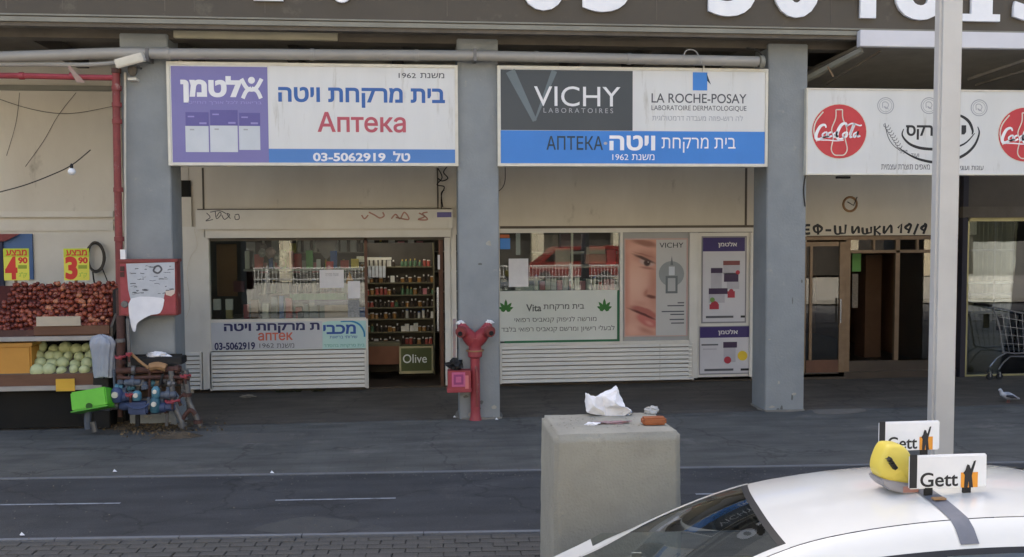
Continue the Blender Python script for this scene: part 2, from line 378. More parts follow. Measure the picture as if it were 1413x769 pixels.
def text(s, rect, Y, m_, parent, bold=0.0, ex=.002, shear=0.0, name='printed_text', rot=None, **k):
    """lettering fitted to a photo rectangle on plane Y, glyphs facing the street"""
    a, b, c, d = pr(*rect, Y)
    me = textmesh(s, bold, 1.0, shear)
    xs = [v.co.x for v in me.vertices]; ys = [v.co.y for v in me.vertices]
    if not xs: return None
    x0, x1, y0, y1 = min(xs), max(xs), min(ys), max(ys)
    for v in me.vertices:
        tx = a + (v.co.x - x0) / (x1 - x0) * (b - a); tz = c + (v.co.y - y0) / (y1 - y0) * (d - c)
        v.co = (tx, Y - ex * v.co.z if v.co.z > 0 else Y + .0005, tz)
    me.materials.append(m_)
    return link(name, me, parent, **k)
def copy_thing(src, loc):
    c = src.copy(); col.objects.link(c); c.location = loc
    for ch in src.children:
        d = ch.copy(); col.objects.link(d); d.parent = c
        for g in ch.children:
            e = g.copy(); col.objects.link(e); e.parent = d
    return c

YC = onZ(660, 578).y        # column front plane
YS = onZ(600, 536).y        # shop front plane
Z0 = 0.0
ZF = onY(706, 36, YC - .3).z   # underside of the fascia board
XL, XR = -9.0, 10.5

# ------------------------------------------------------------------ ground
k1a, k1b = onZ(0, 661), onZ(1413, 638)      # pavement / bike path line
k2a, k2b = onZ(0, 745), onZ(1413, 722)      # bike path / brick strip line
def lerpY(a, b, x): return a.y + (b.y - a.y) * (x - a.x) / (b.x - a.x)
def strip(name, ya, yb, z, m_, x0=-40, x1=40):
    return struct(MB().add([(x0, ya(x0), z), (x1, ya(x1), z), (x1, yb(x1), z), (x0, yb(x0), z)], [(0, 1, 2, 3)]).build(name, m_))
K1 = lambda x: lerpY(k1a, k1b, x); K2 = lambda x: lerpY(k2a, k2b, x)
struct(MB().add([(-150, -150, -.24), (150, -150, -.24), (150, 150, -.24), (-150, 150, -.24)], [(0, 1, 2, 3)]).build('ground', mat('far_ground', '#8c8a80', .9, '#7d7b70', .6, .6, .2, 20)))
strip('arcade_floor', lambda x: YC + .02, lambda x: YS + .3, .004, m_arc)
strip('pavement', K1, lambda x: YC + .02, 0, m_side)
strip('bike_path', K2, K1, -.004, m_path)
strip('paved_verge', lambda x: 5.5, K2, -.03, m_dirtm)
strip('road', lambda x: -1.9, lambda x: 5.5, -.2, mat('road_asphalt', '#5b5c5e', .85, '#4f5052', 2, .6, .4, 80))
def kerb(name, K, wd, z0, z1, x0, x1, n):
    mb = MB()
    for i in range(n):
        a = x0 + (x1 - x0) * i / n; b = x0 + (x1 - x0) * (i + 1) / n - .008
        mb.slab([(a, K(a) - wd / 2), (b, K(b) - wd / 2), (b, K(b) + wd / 2), (a, K(a) + wd / 2)], z0, z1)
    o = mb.build(name, m_kerb); return struct(o)
kerb('edging_kerb', K1, .045, -.1, .006, -14, 14, 28)
kerb('edging_kerb', K2, .05, -.1, .004, -14, 14, 28)
kerb('kerb', lambda x: 5.42, .16, -.24, .0, -30, 30, 60)
# the brick pavers of the verge, each one a piece
verge = struct(MB().box(-5.2, 2.6, 5.51, 6.6, -.029, -.012).build('paver_bed', mat('bed', '#4e4b46', .95, '#3d3b37', 6, .7)))
bmp = MB().box(-.0975, .0975, -.0475, .0475, 0, .045).build('paver', m_brick, verge, bevel=.004)
base_me = bmp.data; bpy.data.objects.remove(bmp)
cnt = 0
for j in range(9):
    yy = K2(0) - .09 - j * .1
    for i in range(40):
        x = -4.95 + i * .2 + (.1 if j % 2 else 0)
        if x > 1.0 or cnt >= 298: continue
        y = yy + (K2(x) - K2(0))
        o = link('paver', base_me, verge); o.location = (x + random.uniform(-.003, .003), y + random.uniform(-.003, .003), -.052 + random.uniform(-.003, .004))
        o.rotation_euler = (random.uniform(-.01, .01), random.uniform(-.01, .01), (K2(1) - K2(0)) + random.uniform(-.012, .012)); cnt += 1
strip('paved_verge_far', lambda x: 5.51, lambda x: K2(x) - .03 , -.026, m_brick)
# lane dashes
for (a, b, lab) in (((-60, 697.5), (166, 694.5), 'left'), ((380, 690.5), (546, 687.5), 'mid')):
    p, q = onZ(*a), onZ(*b)
    struct(MB().add([(p.x, p.y - .018, .0005), (q.x, q.y - .018, .0005), (q.x, q.y + .018, .0005), (p.x, p.y + .018, .0005)], [(0, 1, 2, 3)]).build('lane_dash', m_lane))
p, q = onZ(960, 682), onZ(1180, 678)
struct(MB().add([(p.x, p.y - .018, .0005), (q.x, q.y - .018, .0005), (q.x, q.y + .018, .0005), (p.x, p.y + .018, .0005)], [(0, 1, 2, 3)]).build('lane_dash', m_lane))
# asphalt repair patches on path and pavement
def gpoly(pts, z, n=4):
    P = [onZ(*p) for p in pts]; P = catmull([(v.x, v.y) for v in P], n, True); return MB().add([(a, b, z) for a, b in P], [tuple(range(len(P)))])
struct(gpoly([(350, 730), (400, 716), (440, 713), (500, 722), (470, 733), (400, 736)], -.0015).build('asphalt_patch', mat('patch', '#4d4d4c', .9, '#434342', 4, .7, .5, 80)))
struct(gpoly([(300, 600), (395, 599), (400, 609), (300, 612)], .0025).build('asphalt_patch', mat('patch2', '#625f5a', .9, '#565450', 4, .7, .5, 80)))
struct(gpoly([(1125, 560), (1165, 556), (1195, 568), (1130, 572)], .0035).build('cement_patch', mat('cement', '#7b766d', .9, '#625e57', 6, .7, .5, 80)))

# ------------------------------------------------------------------ building shell
bld = thing('arcade_building', 'grey concrete building over the arcade, with the dark fascia and the shop walls below', 'building', (0, YS, 0))
def BP(name, m_, *b, **k): return MB().box(*b).build(name, m_, bld, **k)
YF = YC - .32
BP('fascia', m_fascia, XL - 3, XR + 3, YF, YF + .1, ZF, ZF + 1.6)
for i, xx in enumerate([-5.35, -4.95, -4.3, -3.1, -2.75, -1.9, .35, 3.05, 5.4]):   # seams of the cladding
    BP('fascia_seam', m_dark, xx, xx + .012, YF - .003, YF, ZF + .1, ZF + 1.55)
BP('fascia_trim', m_trim, XL - 3, XR + 3, YF - .035, YF + .12, ZF - .055, ZF)
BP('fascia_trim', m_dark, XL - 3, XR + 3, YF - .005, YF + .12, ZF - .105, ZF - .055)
BP('fascia_lip', m_trim, XL - 3, XR + 3, YF - .02, YF - .001, ZF + .02, ZF + .04)
BP('upper_floor', mat('upper_wall', '#a39c8f', .85, '#938c7f', .8, .6, .2, 10), XL - 8, XR + 8, YF + .11, YS + 11, ZF + .35, 13)
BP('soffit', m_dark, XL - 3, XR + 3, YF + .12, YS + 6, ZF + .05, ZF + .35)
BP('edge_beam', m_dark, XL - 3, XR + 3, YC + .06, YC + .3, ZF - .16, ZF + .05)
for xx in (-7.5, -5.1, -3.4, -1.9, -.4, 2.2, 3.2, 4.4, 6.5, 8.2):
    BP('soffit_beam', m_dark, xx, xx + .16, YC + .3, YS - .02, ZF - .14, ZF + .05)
# walls at shop plane
ZT = ZF + .05
def wallpan(name, px0, py0, px1, py1, m_, Y=YS, d=.12, top=False, **k):
    a, b, c, dd = pr(px0, py0, px1, py1, Y)
    if top: dd = ZT
    return BP(name, m_, a, b, Y, Y + d, c, dd, **k)
wallpan('shop_wall', 255, 100, 640, 325, m_wall, YS + .036, .06, top=True)
wallpan('shop_wall', 634, 100, 1052, 317, m_wall, YS + .031, .06, top=True)
wallpan('shop_wall', 1047, 100, 1350, 325, m_wall, YS + .03, top=True)
wallpan('shop_wall', -160, 118, 168, 322, m_wall, YS - .03, top=True)
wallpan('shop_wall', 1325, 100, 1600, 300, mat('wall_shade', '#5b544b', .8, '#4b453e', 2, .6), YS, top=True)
wallpan('wall_ledge', -160, 117, 158, 124, m_trim, YS - .09, .06)
wallpan('wall_ledge', -160, 292, 156, 300, m_wall2, YS - .10, .07)
wallpan('wall_ledge', -160, 304, 156, 319, m_wall2, YS - .07, .04)
wallpan('shop_wall', -160, 319, 172, 545, m_wall2, YS - .04, .1)
wallpan('wall_pier', 166, 120, 262, 545, m_wall, YS + .02, .1, top=True)
wallpan('wall_pier', 634, 311, 690, 530, m_wall, YS + .02, .1)
wallpan('wall_pier', 1040, 318, 1112, 522, m_wall, YS + .06, .1)
wallpan('panel_joint', 279, 232, 281.5, 289, m_dark, YS + .024, .006)
wallpan('panel_joint', 603, 232, 605, 289, m_dark, YS + .024, .006)
wallpan('panel_joint', 1028, 232, 1031, 311, m_dark, YS + .024, .006)
wallpan('panel_joint', 690, 311.5, 1040, 315, m_dark, YS + .022, .006)
wallpan('vent_recess', 248, 249, 263, 272, m_black, YS - .004, .02)
wallpan('wall_strip', 248, 272, 264, 313, m_wall2, YS - .01, .03)
# interior rooms
xa, xb = onY(262, 400, YS).x, onY(1046, 400, YS).x
BP('interior_floor', m_floor, xa, xb, YS + .06, YS + 5, -.05, .03)
BP('interior_wall', m_interior, xa, xb, YS + 4.6, YS + 4.7, .03, 2.75)
BP('interior_wall', m_interior, xa - .1, xa, YS + .15, YS + 4.7, .03, 2.75)
BP('interior_wall', m_interior, xb - .0, xb + .1, YS + .16, YS + 4.7, .03, 2.75)
BP('interior_ceiling', m_interior, xa, xb, YS + .16, YS + 4.7, 2.75, 2.8)
xc, xd = onY(1108, 400, YS).x, onY(1322, 400, YS).x
mbr = mat('lobby_brown', '#80604a', .7, '#664b39', 2, .6)
BP('interior_floor', m_floor, xc, xd, YS + .0, YS + 6, -.05, .12)
BP('interior_wall', mbr, xc, xd, YS + 5.5, YS + 5.6, .12, 2.75)
BP('interior_wall', mbr, xb + .12, xc, YS + .17, YS + 5.6, .03, 2.75)
BP('interior_wall', mbr, xd, xd + .08, YS + .02, YS + 5.6, .03, 2.75)
BP('interior_ceiling', mbr, xc, xd, YS + .2, YS + 5.6, 2.7, 2.8)
xe = onY(1600, 400, YS).x
BP('interior_floor', m_floor, xd + .08, xe, YS + .02, YS + 5, -.05, .02)
BP('interior_wall', m_interior, xd + .08, xe, YS + 4.6, YS + 4.7, .02, 2.8)
BP('interior_ceiling', m_interior, xd + .08, xe, YS + .15, YS + 4.7, 2.8, 2.9)

# fascia numerals and letters: raised white, each one a piece of the big sign
fs = thing('fascia_lettering', 'huge raised white telephone numerals along the dark brown fascia', 'sign', (0, YF, ZF))
for s, rc in (('ב', (350, -70, 391, 2.5)), ('ס', (449, -75, 491, 5)), ('0', (716, -78, 782, 16)), ('3', (803, -76, 868, 18)), ('5', (976, -73, 1041, 24)),
              ('0', (1064, -72, 1130, 26)), ('4', (1148, -70, 1216, 26)), ('6', (1233, -68, 1301, 29)), ('1', (1338, -66, 1367, 30)), ('3', (1396, -64, 1464, 31))):
    a, b, c, d = pr(*rc, YF)
    me = textmesh(s, .035, 1, 0)
    if s == '1':
        pass
    xs = [v.co.x for v in me.vertices]; ys = [v.co.y for v in me.vertices]
    for v in me.vertices:
        v.co = (a + (v.co.x - min(xs)) / (max(xs) - min(xs)) * (b - a), YF - .012 - .043 * v.co.z if v.co.z > 0 else YF - .012, c + (v.co.y - min(ys)) / (max(ys) - min(ys)) * (d - c))
    me.materials.append(m_letter); link('letter', me, fs)
pbox(1327, 19.5, 1380, 29.5, YF - .058, .046).build('letter', m_letter, fs)   # foot of the 1
p, q = onY(893, -25, YF), onY(950, -16, YF); MB().box(p.x, q.x, YF - .055, YF - .012, q.z, p.z).build('letter', m_letter, fs)

# ------------------------------------------------------------------ columns
def column(x0, x1, label, base_py):
    c = thing('concrete_column', label, 'column', ((x0 + x1) / 2, YC, 0), 'columns of the arcade')
    MB().box(x0, x1, YC, YC + .5, -.02, ZF - .105).build('shaft', m_col, c, bevel=.012)
    mb = MB()
    chip = mat('chipped_plaster', '#b5b0a5', .9, '#8c877c', 14, .8, .5, 60); stain = mat('column_stain', '#6c6d69', .85, '#5b5c58', 9, .8)
    rc = random.Random(int(x0 * 100))
    for i in range(9):
        cx_, cz_ = rc.uniform(x0 + .05, x1 - .05), rc.choice([rc.uniform(.02, .2), rc.uniform(.02, .3), rc.uniform(.02, .5), rc.uniform(.5, 2.5)]); s1_, s2_ = rc.uniform(.008, .05), rc.uniform(.008, .05)
        pts_ = [(min(x1 - .013, max(x0 + .013, cx_ + s1_ * math.cos(a_ * .785) * rc.uniform(.5, 1.2))), max(.02, cz_ + s2_ * math.sin(a_ * .785) * rc.uniform(.5, 1.2))) for a_ in range(8)]
        MB().prism(pts_, YC - .0015 - i * .0001, YC + .001).build('plaster_chip', chip if i % 2 else stain, c)
    n = 16; pts = []
    for i in range(n):
        a = 2 * math.pi * i / n; cx, cy = (x0 + x1) / 2, YC + .25
        pts.append((cx + math.copysign(min(abs(math.cos(a)) * 1.25, 1), math.cos(a)) * ((x1 - x0) / 2 + random.uniform(.015, .07)), cy + math.copysign(min(abs(math.sin(a)) * 1.25, 1), math.sin(a)) * (.25 + random.uniform(.015, .07))))
    mb.slab(pts, 0, .018).build('mortar_footing', mat('footing', '#8d8a82', .9, '#6d6a63', 9, .8, .5, 60), c)
    return c
c1x = (onY(172, 330, YC).x, onY(238, 330, YC).x)
column(*c1x, 'first grey column from the left, behind the water meters, with the red fire cabinet', 590)
c2x = (onY(633, 400, YC).x, onY(689, 400, YC).x)
column(*c2x, 'middle grey column between the two pharmacy signs, behind the red standpipe', 578)
c3x = (onY(1057, 400, YC).x, onY(1111, 400, YC).x)
column(*c3x, 'grey column between the pharmacy posters and the brass framed entrance', 570)
column(c3x[0] + 4.3, c3x[1] + 4.3, 'grey column past the right edge, beyond the shopping cart', 570)

# ------------------------------------------------------------------ pipes, lamps and wires above
def tube(name, pts, rad, Y, m_, parent=None, n=8, sm=True, **k):
    P = [onY(a[0], a[1], (a[2] if len(a) > 2 else Y)) for a in pts]
    if sm and len(P) > 2: P = [Vector(q) for q in catmull([tuple(v) for v in P], 5)]
    return MB().ring(P, rad, n).build(name, m_, parent, smooth=True, **k)
YP = YC - .14
t = thing('overhead_pipe', 'thick grey pipe running above all the shop signs', 'pipe', onY(500, 76, YP))
pp = [(-40, 80), (60, 77), (160, 73.5), (240, 74.5), (360, 75), (500, 76), (640, 77), (800, 80), (950, 83), (1046, 85)]
tube('tube', pp, .068, YP, m_pipe, t, 12)
for x, y in ((232, 74.5), (431, 75.5), (575, 76.7), (740, 79), (868, 81.5)):
    P = onY(x, y, YP); MB().lathe([(.068, -.025), (.076, -.024), (.076, .024), (.068, .025)], P, 'X', 14).build('coupling', m_pipe, t, smooth=True)
for x in (655, 1075, 205):
    P = onY(x, 77 if x < 1000 else 84, YP); 
    if x < 1060: MB().box(P.x - .02, P.x + .02, YP - .074, YC, P.z - .078, P.z + .078).build('bracket', m_galv, t)
P = onY(1048, 85.5, YP); MB().lathe([(.068, -.01), (.085, 0), (.085, .05), (.05, .07)], P, 'X', 14).build('end_cap', m_trim, t, smooth=True)
tag(tube('thin_pipe', [(-40, 89), (60, 89), (120, 89.5), (168, 86)], .028, YP + .02, m_pipe), 'thin pale pipe hanging under the thick grey pipe at top left', 'pipe')
t = thing('fire_main_pipe', 'red painted fire pipe crossing at top left and dropping beside the left column', 'pipe', onY(160, 240, YC - .08))
YR = YC - .1
tube('pipe_run', [(-40, 104), (40, 105), (100, 106.5), (158, 107.5)], .036, YR, m_red, t)
tube('drop_pipe', [(160, 96), (161, 180), (163, 280), (165, 392)], .046, YR, m_redold, t, 10)
for y in (98, 122, 145, 168, 262, 330):
    P = onY(160.5 + (y - 98) * .017, y, YR); MB().lathe([(.045, -.03), (.06, -.028), (.06, .028), (.045, .03)], P, 'Z', 12).build('collar', m_redold if y != 98 else m_rust, t, smooth=True)
tube('pipe_run', [(0, 102), (70, 106), (100, 104)], .012, YR - .02, m_redold, t)
for x in (30, 100): P = onY(x, 105, YR); MB().lathe([(.036, -.03), (.046, -.028), (.046, .028), (.036, .03)], P, 'X', 10).build('collar', m_red, t, smooth=True)
P = onY(165.5, 400, YR); MB().ring([P, (P.x, P.y, 1.05)], .05, 10).build('lower_pipe', m_rust, t, smooth=True)
tag(tube('conduit', [(172.5, 100), (172.5, 240), (173, 355)], .016, YC - .02, m_wall2), 'thin pale conduit along the left edge of the first column', 'conduit')
P = onY(168, 350, YR - .02); tag(MB().box(P.x, P.x + .06, YR - .08, YR - .03, P.z - .07, P.z + .05).build('junction_box', m_white2), 'small white junction box above the red fire cabinet', 'box')
# strap lying over the red pipe
tag(ppoly([(93, 92), (97, 91), (118, 114), (106, 114)], YR - .05, .004).build('torn_tape', mat('tape', '#a87a6a', .7, '#8d8a83', 12, .8)), 'torn pale tape hanging over the red pipe', 'tape')
# flood lamp and camera on first column
t = thing('wall_floodlight', 'pale tilted floodlight box on the pipe at the first column', 'lamp', onY(180, 83, YC - .25))
P = onY(180, 83.5, YC - .26); Mr = Matrix.Translation(P) @ Matrix.Rotation(-.28, 4, 'Y') @ Matrix.Rotation(.2, 4, 'X')
MB().box(-.17, .17, -.09, .09, -.055, .055, Mr).build('housing', m_wall2, t, bevel=.012)
MB().box(-.14, .14, -.096, -.088, -.035, .035, Mr).build('lens', m_frame, t)
MB().ring([P + Vector((.05, .05, -.05)), P + Vector((.05, .26, -.05))], .015, 8).build('arm', m_galv, t)
t = thing('security_camera', 'small dome camera hanging under the tilted floodlight', 'camera', onY(183, 97, YC - .1))
P = onY(183, 98, YC - .1)
MB().lathe([(.05, .05), (.06, .02), (.055, -.02), (.03, -.06)], P, 'Z', 12).build('dome', m_dark, t, smooth=True)
MB().box(P.x - .05, P.x + .05, YC - .14, YC, P.z - .12, P.z - .09).build('bracket', m_wall2, t)
# fluorescent fixture under the soffit
t = thing('strip_light', 'long unlit pale strip light under the fascia above the first sign', 'lamp', onY(352, 48, YC))
a, b, c, d = pr(239, 40, 466, 54, YC - .02); MB().box(a, b, YC - .02, YC + .05, c, d).build('diffuser', mat('diffuser', '#b3ad98', .5, '#a29c88', 3, .6), t, bevel=.008)
MB().box(a + .1, b - .1, YC + .0, YC + .05, d, ZF + .04).build('mount', m_trim, t)
# wires
def wire(lab, pts, rad=.006, Y=YC - .05, m_=m_wire): return tag(tube('cable', pts, rad, Y, m_, n=5), lab, 'cable')
wire('thin black cable sagging across the left wall with a bare bulb on it', [(-20, 270), (30, 257), (70, 242), (99, 228), (125, 207)], .007, YC - .1)
wire('faint upper cable sagging across the top left wall', [(-20, 130), (40, 150), (95, 157), (155, 147)], .004, YS - .08)
wire('thin cable hanging slanted on the top left wall', [(105, 128), (80, 160), (60, 195), (35, 230)], .0035, YS - .05)
wire('short thin cable hanging near the left edge of the top left wall', [(27, 128), (22, 170), (9, 215)], .003, YS - .05)
wire('tangled black cable hanging under the right end of the first sign', [(604, 232), (610, 245), (603, 255), (613, 258), (609, 270), (609, 288)], .009, YS - .02)
wire('black cable loop under the right end of the first sign', [(617, 230), (612, 238), (618, 246), (610, 250), (604, 246)], .009, YS - .02)
wire('thin cable curling under the left end of the second sign', [(697, 231), (697, 248), (694, 258), (688, 264)], .007, YS - .1)
wire('dark cable tangle at the end of the thick pipe', [(1030, 66), (1045, 70), (1052, 80), (1046, 92), (1056, 86)], .012, YC - .16)
wire('loop of pale cable over the second sign', [(942, 82), (947, 70), (960, 71), (968, 88)], .008, YC - .25, m_pipe)
wire('thin pale cables drooping down the cream jamb beside the first column', [(268, 316), (272, 340), (263, 355), (258, 380), (262, 420), (256, 440)], .005, YS - .07, m_wall)
wire('dark cable running up beside the third column', [(1112, 238), (1109, 262), (1111, 285)], .01, YC - .01)
wire('thin dark cable beside the middle jamb of the first shop', [(613, 262), (609, 268), (611, 286)], .01, YS - .02)
t = thing('bare_bulb', 'round white bulb hanging from the sagging black cable at left', 'bulb', onY(99, 236, YC - .1))
P = onY(99, 237, YC - .1)
MB().lathe([(.01, .045), (.03, .035), (.045, .01), (.045, -.012), (.03, -.035), (.006, -.045)], P, 'Z', 14).build('globe', m_letter, t, smooth=True)
MB().lathe([(.018, .04), (.02, .08), (.008, .1)], P, 'Z', 10).build('socket', m_wire, t, smooth=True)

# ------------------------------------------------------------------ light box signs
def lightbox(name, rect, label, cat='sign', depth=.2, frame=4.0, Y=None):
    Y = YC - .07 if Y is None else Y
    a, b, c, d = pr(*rect, Y); t = thing(name, label, cat, ((a + b) / 2, Y, c))
    fw = frame / 103.0
    MB().box(a + .002, b - .002, Y + .016, Y + depth, c + .002, d - .002).build('casing', m_frame, t)
    for nm, bb in (('frame', (a, b, Y - .012, Y + .02, c, c + fw)), ('frame', (a, b, Y - .012, Y + .02, d - fw, d)), ('frame', (a, a + fw, Y - .012, Y + .02, c + fw, d - fw)), ('frame', (b - fw, b, Y - .012, Y + .02, c + fw, d - fw))):
        MB().box(*bb).build(nm, m_frame, t, bevel=.003)
    panel_ = MB().box(a + fw, b - fw, Y + .004, Y + .014, c + fw, d - fw).build('face_panel', m_white, t)
    return t, Y + .004
s1, Y1 = lightbox('pharmacy_sign', (231, 87.5, 632, 229), 'white and purple pharmacy sign with blue Hebrew letters, a red word and a telephone number')
panel('purple_panel', (237, 92, 370, 225), Y1 - .002, .0018, m_purple, s1)
panel('blue_band', (371, 206, 628, 225), Y1 - .002, .0018, m_blue, s1)
A = Y1 - .002
# logo: lettering with a figure-like first letter
text(heb('לטמן'), (249, 105, 333, 142), A, m_white2, s1, .05)
mb = MB()
ribbon(mb, [(333, 109), (340, 121), (347, 124), (354, 121), (361, 109)], 5.5, A)
ribbon(mb, [(335, 136), (340, 126), (347, 122)], 5.5, A - .0003); ribbon(mb, [(360, 136), (355, 126), (347, 122)], 5.5, A - .0006)
mb.build('logo_letter', m_white2, s1)
ppoly([(347 + 4.8 * math.cos(i * math.pi / 8), 111 + 4.8 * math.sin(i * math.pi / 8)) for i in range(16)], A - .001).build('logo_dot', m_white2, s1)
text(heb('בריאות לכל אורך החיים'), (260, 139, 361, 145), A, m_purplel, s1)
for (x0, y0, x1, y1, ym) in ((256, 155, 288, 210, 174), (290, 152, 328, 210, 173.5), (330, 156, 359, 207, 174)):
    panel('print_pack', (x0, ym, x1, y1), A - .0015, .0014, m_pack, s1); panel('print_pack', (x0, y0, x1, ym), A - .003, .0029, m_purpled, s1)
    panel('print_stripe', (x0 + 3, y0 + 5, x0 + 12, y0 + 7), A - .004, .0009, m_purplel, s1); panel('print_stripe', (x1 - 13, ym - 5, x1 - 3, ym - 2.5), A - .004, .0009, m_purplel, s1)
    panel('print_stripe', (x0 + 6, ym + 4, x0 + 12, ym + 6), A - .0025, .0009, m_lgtext, s1)
text(heb('משנת') , (580, 101, 613, 108), Y1, m_greytext, s1, .01); text('1962', (550, 101, 574, 108), Y1, m_greytext, s1, .01)
text(heb('בית מרקחת ויטה'), (384, 121, 614, 149), Y1, m_bluetext, s1, .03)
text('Аптека', (438, 155, 560, 183), Y1, m_redtext, s1, .018)
text('03-5062919', (432, 211, 532, 223), A, m_white2, s1, .03); text(heb('טל.'), (540, 209, 566, 223), A, m_white2, s1, .03)

s2, Y2 = lightbox('cosmetics_sign', (686.5, 93, 1059.5, 230), 'pharmacy light box with a dark panel, a white panel and a bright blue band')
A = Y2 - .002
panel('dark_panel', (691, 97, 873, 180), A, .0018, m_char, s2)
panel('blue_band', (691, 181, 1056, 226.5), A, .0018, m_blue2, s2)
mb = MB(); ribbon(mb, [(704, 98), (738, 167)], lambda t_: 13 - 7 * t_, A, smooth=False); ribbon(mb, [(738, 167), (765, 98)], lambda t_: 2 + 6 * t_, A - .0005, smooth=False)
mb.build('ghost_letter', m_char2, s2)
text('VICHY', (737, 119.5, 856, 147), A - .001, m_white2, s2, .0)
text('L A B O R A T O I R E S', (750, 149.5, 846, 156), A - .001, m_lgtext, s2)
text('LA ROCHE-POSAY', (899, 129.5, 1030, 142.5), Y2, m_greytext, s2, .008)
text('LABORATOIRE DERMATOLOGIQUE', (899, 146, 1030, 154), Y2, m_greytext, s2)
text(heb('לה רוש-פוזה מעבדה דרמטולוגית'), (900, 159, 1025, 167), Y2, m_lgtext, s2)
panel('blue_mark', (956, 100, 976, 125), Y2 - .0015, .0014, m_blue2, s2)
ppoly([(975, 101), (981, 117), (976, 112)], Y2 - .0015).build('mark_tick', m_teal, s2)
text('АПТЕКА', (754, 188, 832, 207), A, m_teal, s2, .008)
text('·', (833, 196, 838, 200), A, m_lgtext, s2)
text(heb('ויטה'), (841, 187, 904, 208), A, m_letter, s2, .03)
text(heb('בית מרקחת'), (913, 190, 1015, 211), A, m_letter, s2, .0)
text('1962', (845, 213, 867, 221), A, m_letter, s2); text(heb('משנת'), (872, 213, 903, 221), A, m_letter, s2)
wire('short white cable stub over the blue mark of the second sign', [(968, 84), (971, 92), (970, 99)], .012, YC - .1, m_frame)

s3, Y3 = lightbox('bakery_sign', (1112, 124, 1540, 242), 'white bakery sign with a red soda disc at each end, above the brass framed entrance', frame=2.2)
A = Y3
def disc(cx, cy, rr, m_, parent, Y, n=36, name='disc'): return ppoly([(cx + rr * math.cos(2 * math.pi * i / n), cy + rr * math.sin(2 * math.pi * i / n)) for i in range(n)], Y).build(name, m_, parent)
def ringp(cx, cy, rr, wd, m_, parent, Y, name='ring', a0=0, a1=2 * math.pi):
    mb = MB(); pts = [(cx + rr * math.cos(a0 + (a1 - a0) * i / 32), cy + rr * math.sin(a0 + (a1 - a0) * i / 32)) for i in range(33)]
    ribbon(mb, pts, wd, Y, smooth=False); return mb.build(name, m_, parent)
m_cocadark = mat('soda_red_dark', '#a92a33', .4, '#9a2530', 2, .5)
for cx, cy in ((1158, 181.5), (1415, 186)):
    disc(cx, cy, 38.5, m_frame, s3, A); disc(cx, cy, 37.3, m_cocared, s3, A - .002)
    mb = MB(); ribbon(mb, [(cx - 31, cy + 14), (cx - 35, cy), (cx - 32, cy - 14), (cx - 22, cy - 27)], 1.8, A - .0035); mb.build('gloss_arc', m_frame, s3)
    L = [(cx - 4.5, cy - 30), (cx - 5, cy - 18), (cx - 10.5, cy - 3), (cx - 8, cy + 8), (cx - 11, cy + 24), (cx - 7, cy + 32), (cx, cy + 33)]
    R = [(2 * cx - x, y) for x, y in reversed(L)]
    mb = MB(); ribbon(mb, L, 1.5, A - .0035); ribbon(mb, R, 1.5, A - .0035); ribbon(mb, [(cx - 4.5, cy - 30), (cx + 4.5, cy - 30)], 1.6, A - .0035, smooth=False)
    mb.build('bottle_outline', m_frame, s3)
    mb = MB(); Z = A - .005; W = lambda t_: 1.8 + 2.6 * math.sin(math.pi * t_)
    def st(P, wd=2.4): ribbon(mb, [(cx + x, cy + y) for x, y in P], wd, Z)
    st([(-18, -5), (-20, -9), (-26, -7), (-31, 2), (-32, 9), (-28, 11), (-21, 8), (-14, 7)], W)          # C
    st([(-19, 1), (-23, 4), (-22, 8), (-18, 7), (-17, 2), (-19, 1)]); st([(-11, 1), (-15, 3), (-15, 8), (-10, 6)])
    st([(-4, 1), (-8, 4), (-7, 8), (-4, 4), (-3, 0), (-4, 7), (-1, 6)])
    st([(11, -6), (9, -11), (3, -9), (-2, 0), (-3, 8), (1, 11), (7, 8)], W)                               # C
    st([(9, 1), (5, 4), (6, 8), (10, 7), (11, 2), (9, 1)]); st([(14, 5), (19, -8), (21, -9), (17, 1), (15, 8), (18, 7)])
    st([(25, 1), (20, 4), (21, 8), (25, 4), (26, 0), (25, 7), (29, 6)]); st([(10, -7), (18, -11), (28, -8), (31, -9)], 2)
    st([(-26, 12), (-16, 12), (-4, 13), (6, 12)], 1.6)
    mb.build('script_lettering', m_letter, s3)
for cx, cy in ((1222, 146), (1282, 146), (1351, 149)):
    ringp(cx, cy, 11, 1.2, m_lgtext, s3, A); ringp(cx, cy, 8.5, .7, m_lgtext, s3, A)
    mb = MB(); ribbon(mb, [(cx - 4, cy + 3), (cx - 4, cy - 4), (cx + 1, cy - 5), (cx + 4, cy - 1), (cx + 1, cy + 4), (cx - 2, cy + 1), (cx + 4, cy + 5)], 1, A); mb.build('seal_print', m_lgtext, s3)
text(heb('רקס'), (1250, 173, 1287, 193), A, m_ink, s3, .03); text(heb('יו'), (1316, 173, 1333, 192), A, m_ink, s3, .03)
mb = MB(); TW = lambda t_: 1 + 3 * math.sin(math.pi * t_)
ribbon(mb, [(1247, 178), (1245, 187), (1254, 198), (1268, 204), (1285, 206), (1305, 206), (1330, 199), (1345, 184)], TW, A)
ribbon(mb, [(1300, 158), (1322, 159), (1336, 167), (1342, 180), (1341, 186)], TW, A - .0006)
ribbon(mb, [(1240, 204), (1255, 214), (1272, 221), (1295, 224), (1325, 217), (1343, 203), (1351, 185), (1349, 175)], TW, A - .0012)
mb.build('swoosh', m_ink, s3)
mb = MB(); ribbon(mb, [(1221, 170), (1225, 188), (1232, 200), (1242, 208)], 1.1, A)
for i in range(9):
    x, y = 1222 + i * 2.3, 176 + i * 3.6; ribbon(mb, [(x, y), (x - 2.4, y - 1.5), (x - 2.5, y - 4.5)], .9, A - .0004, smooth=False); ribbon(mb, [(x, y), (x + 3, y - .5), (x + 4.5, y - 3.5)], .9, A - .0008, smooth=False)
mb.build('wheat_ear', m_greytext, s3)
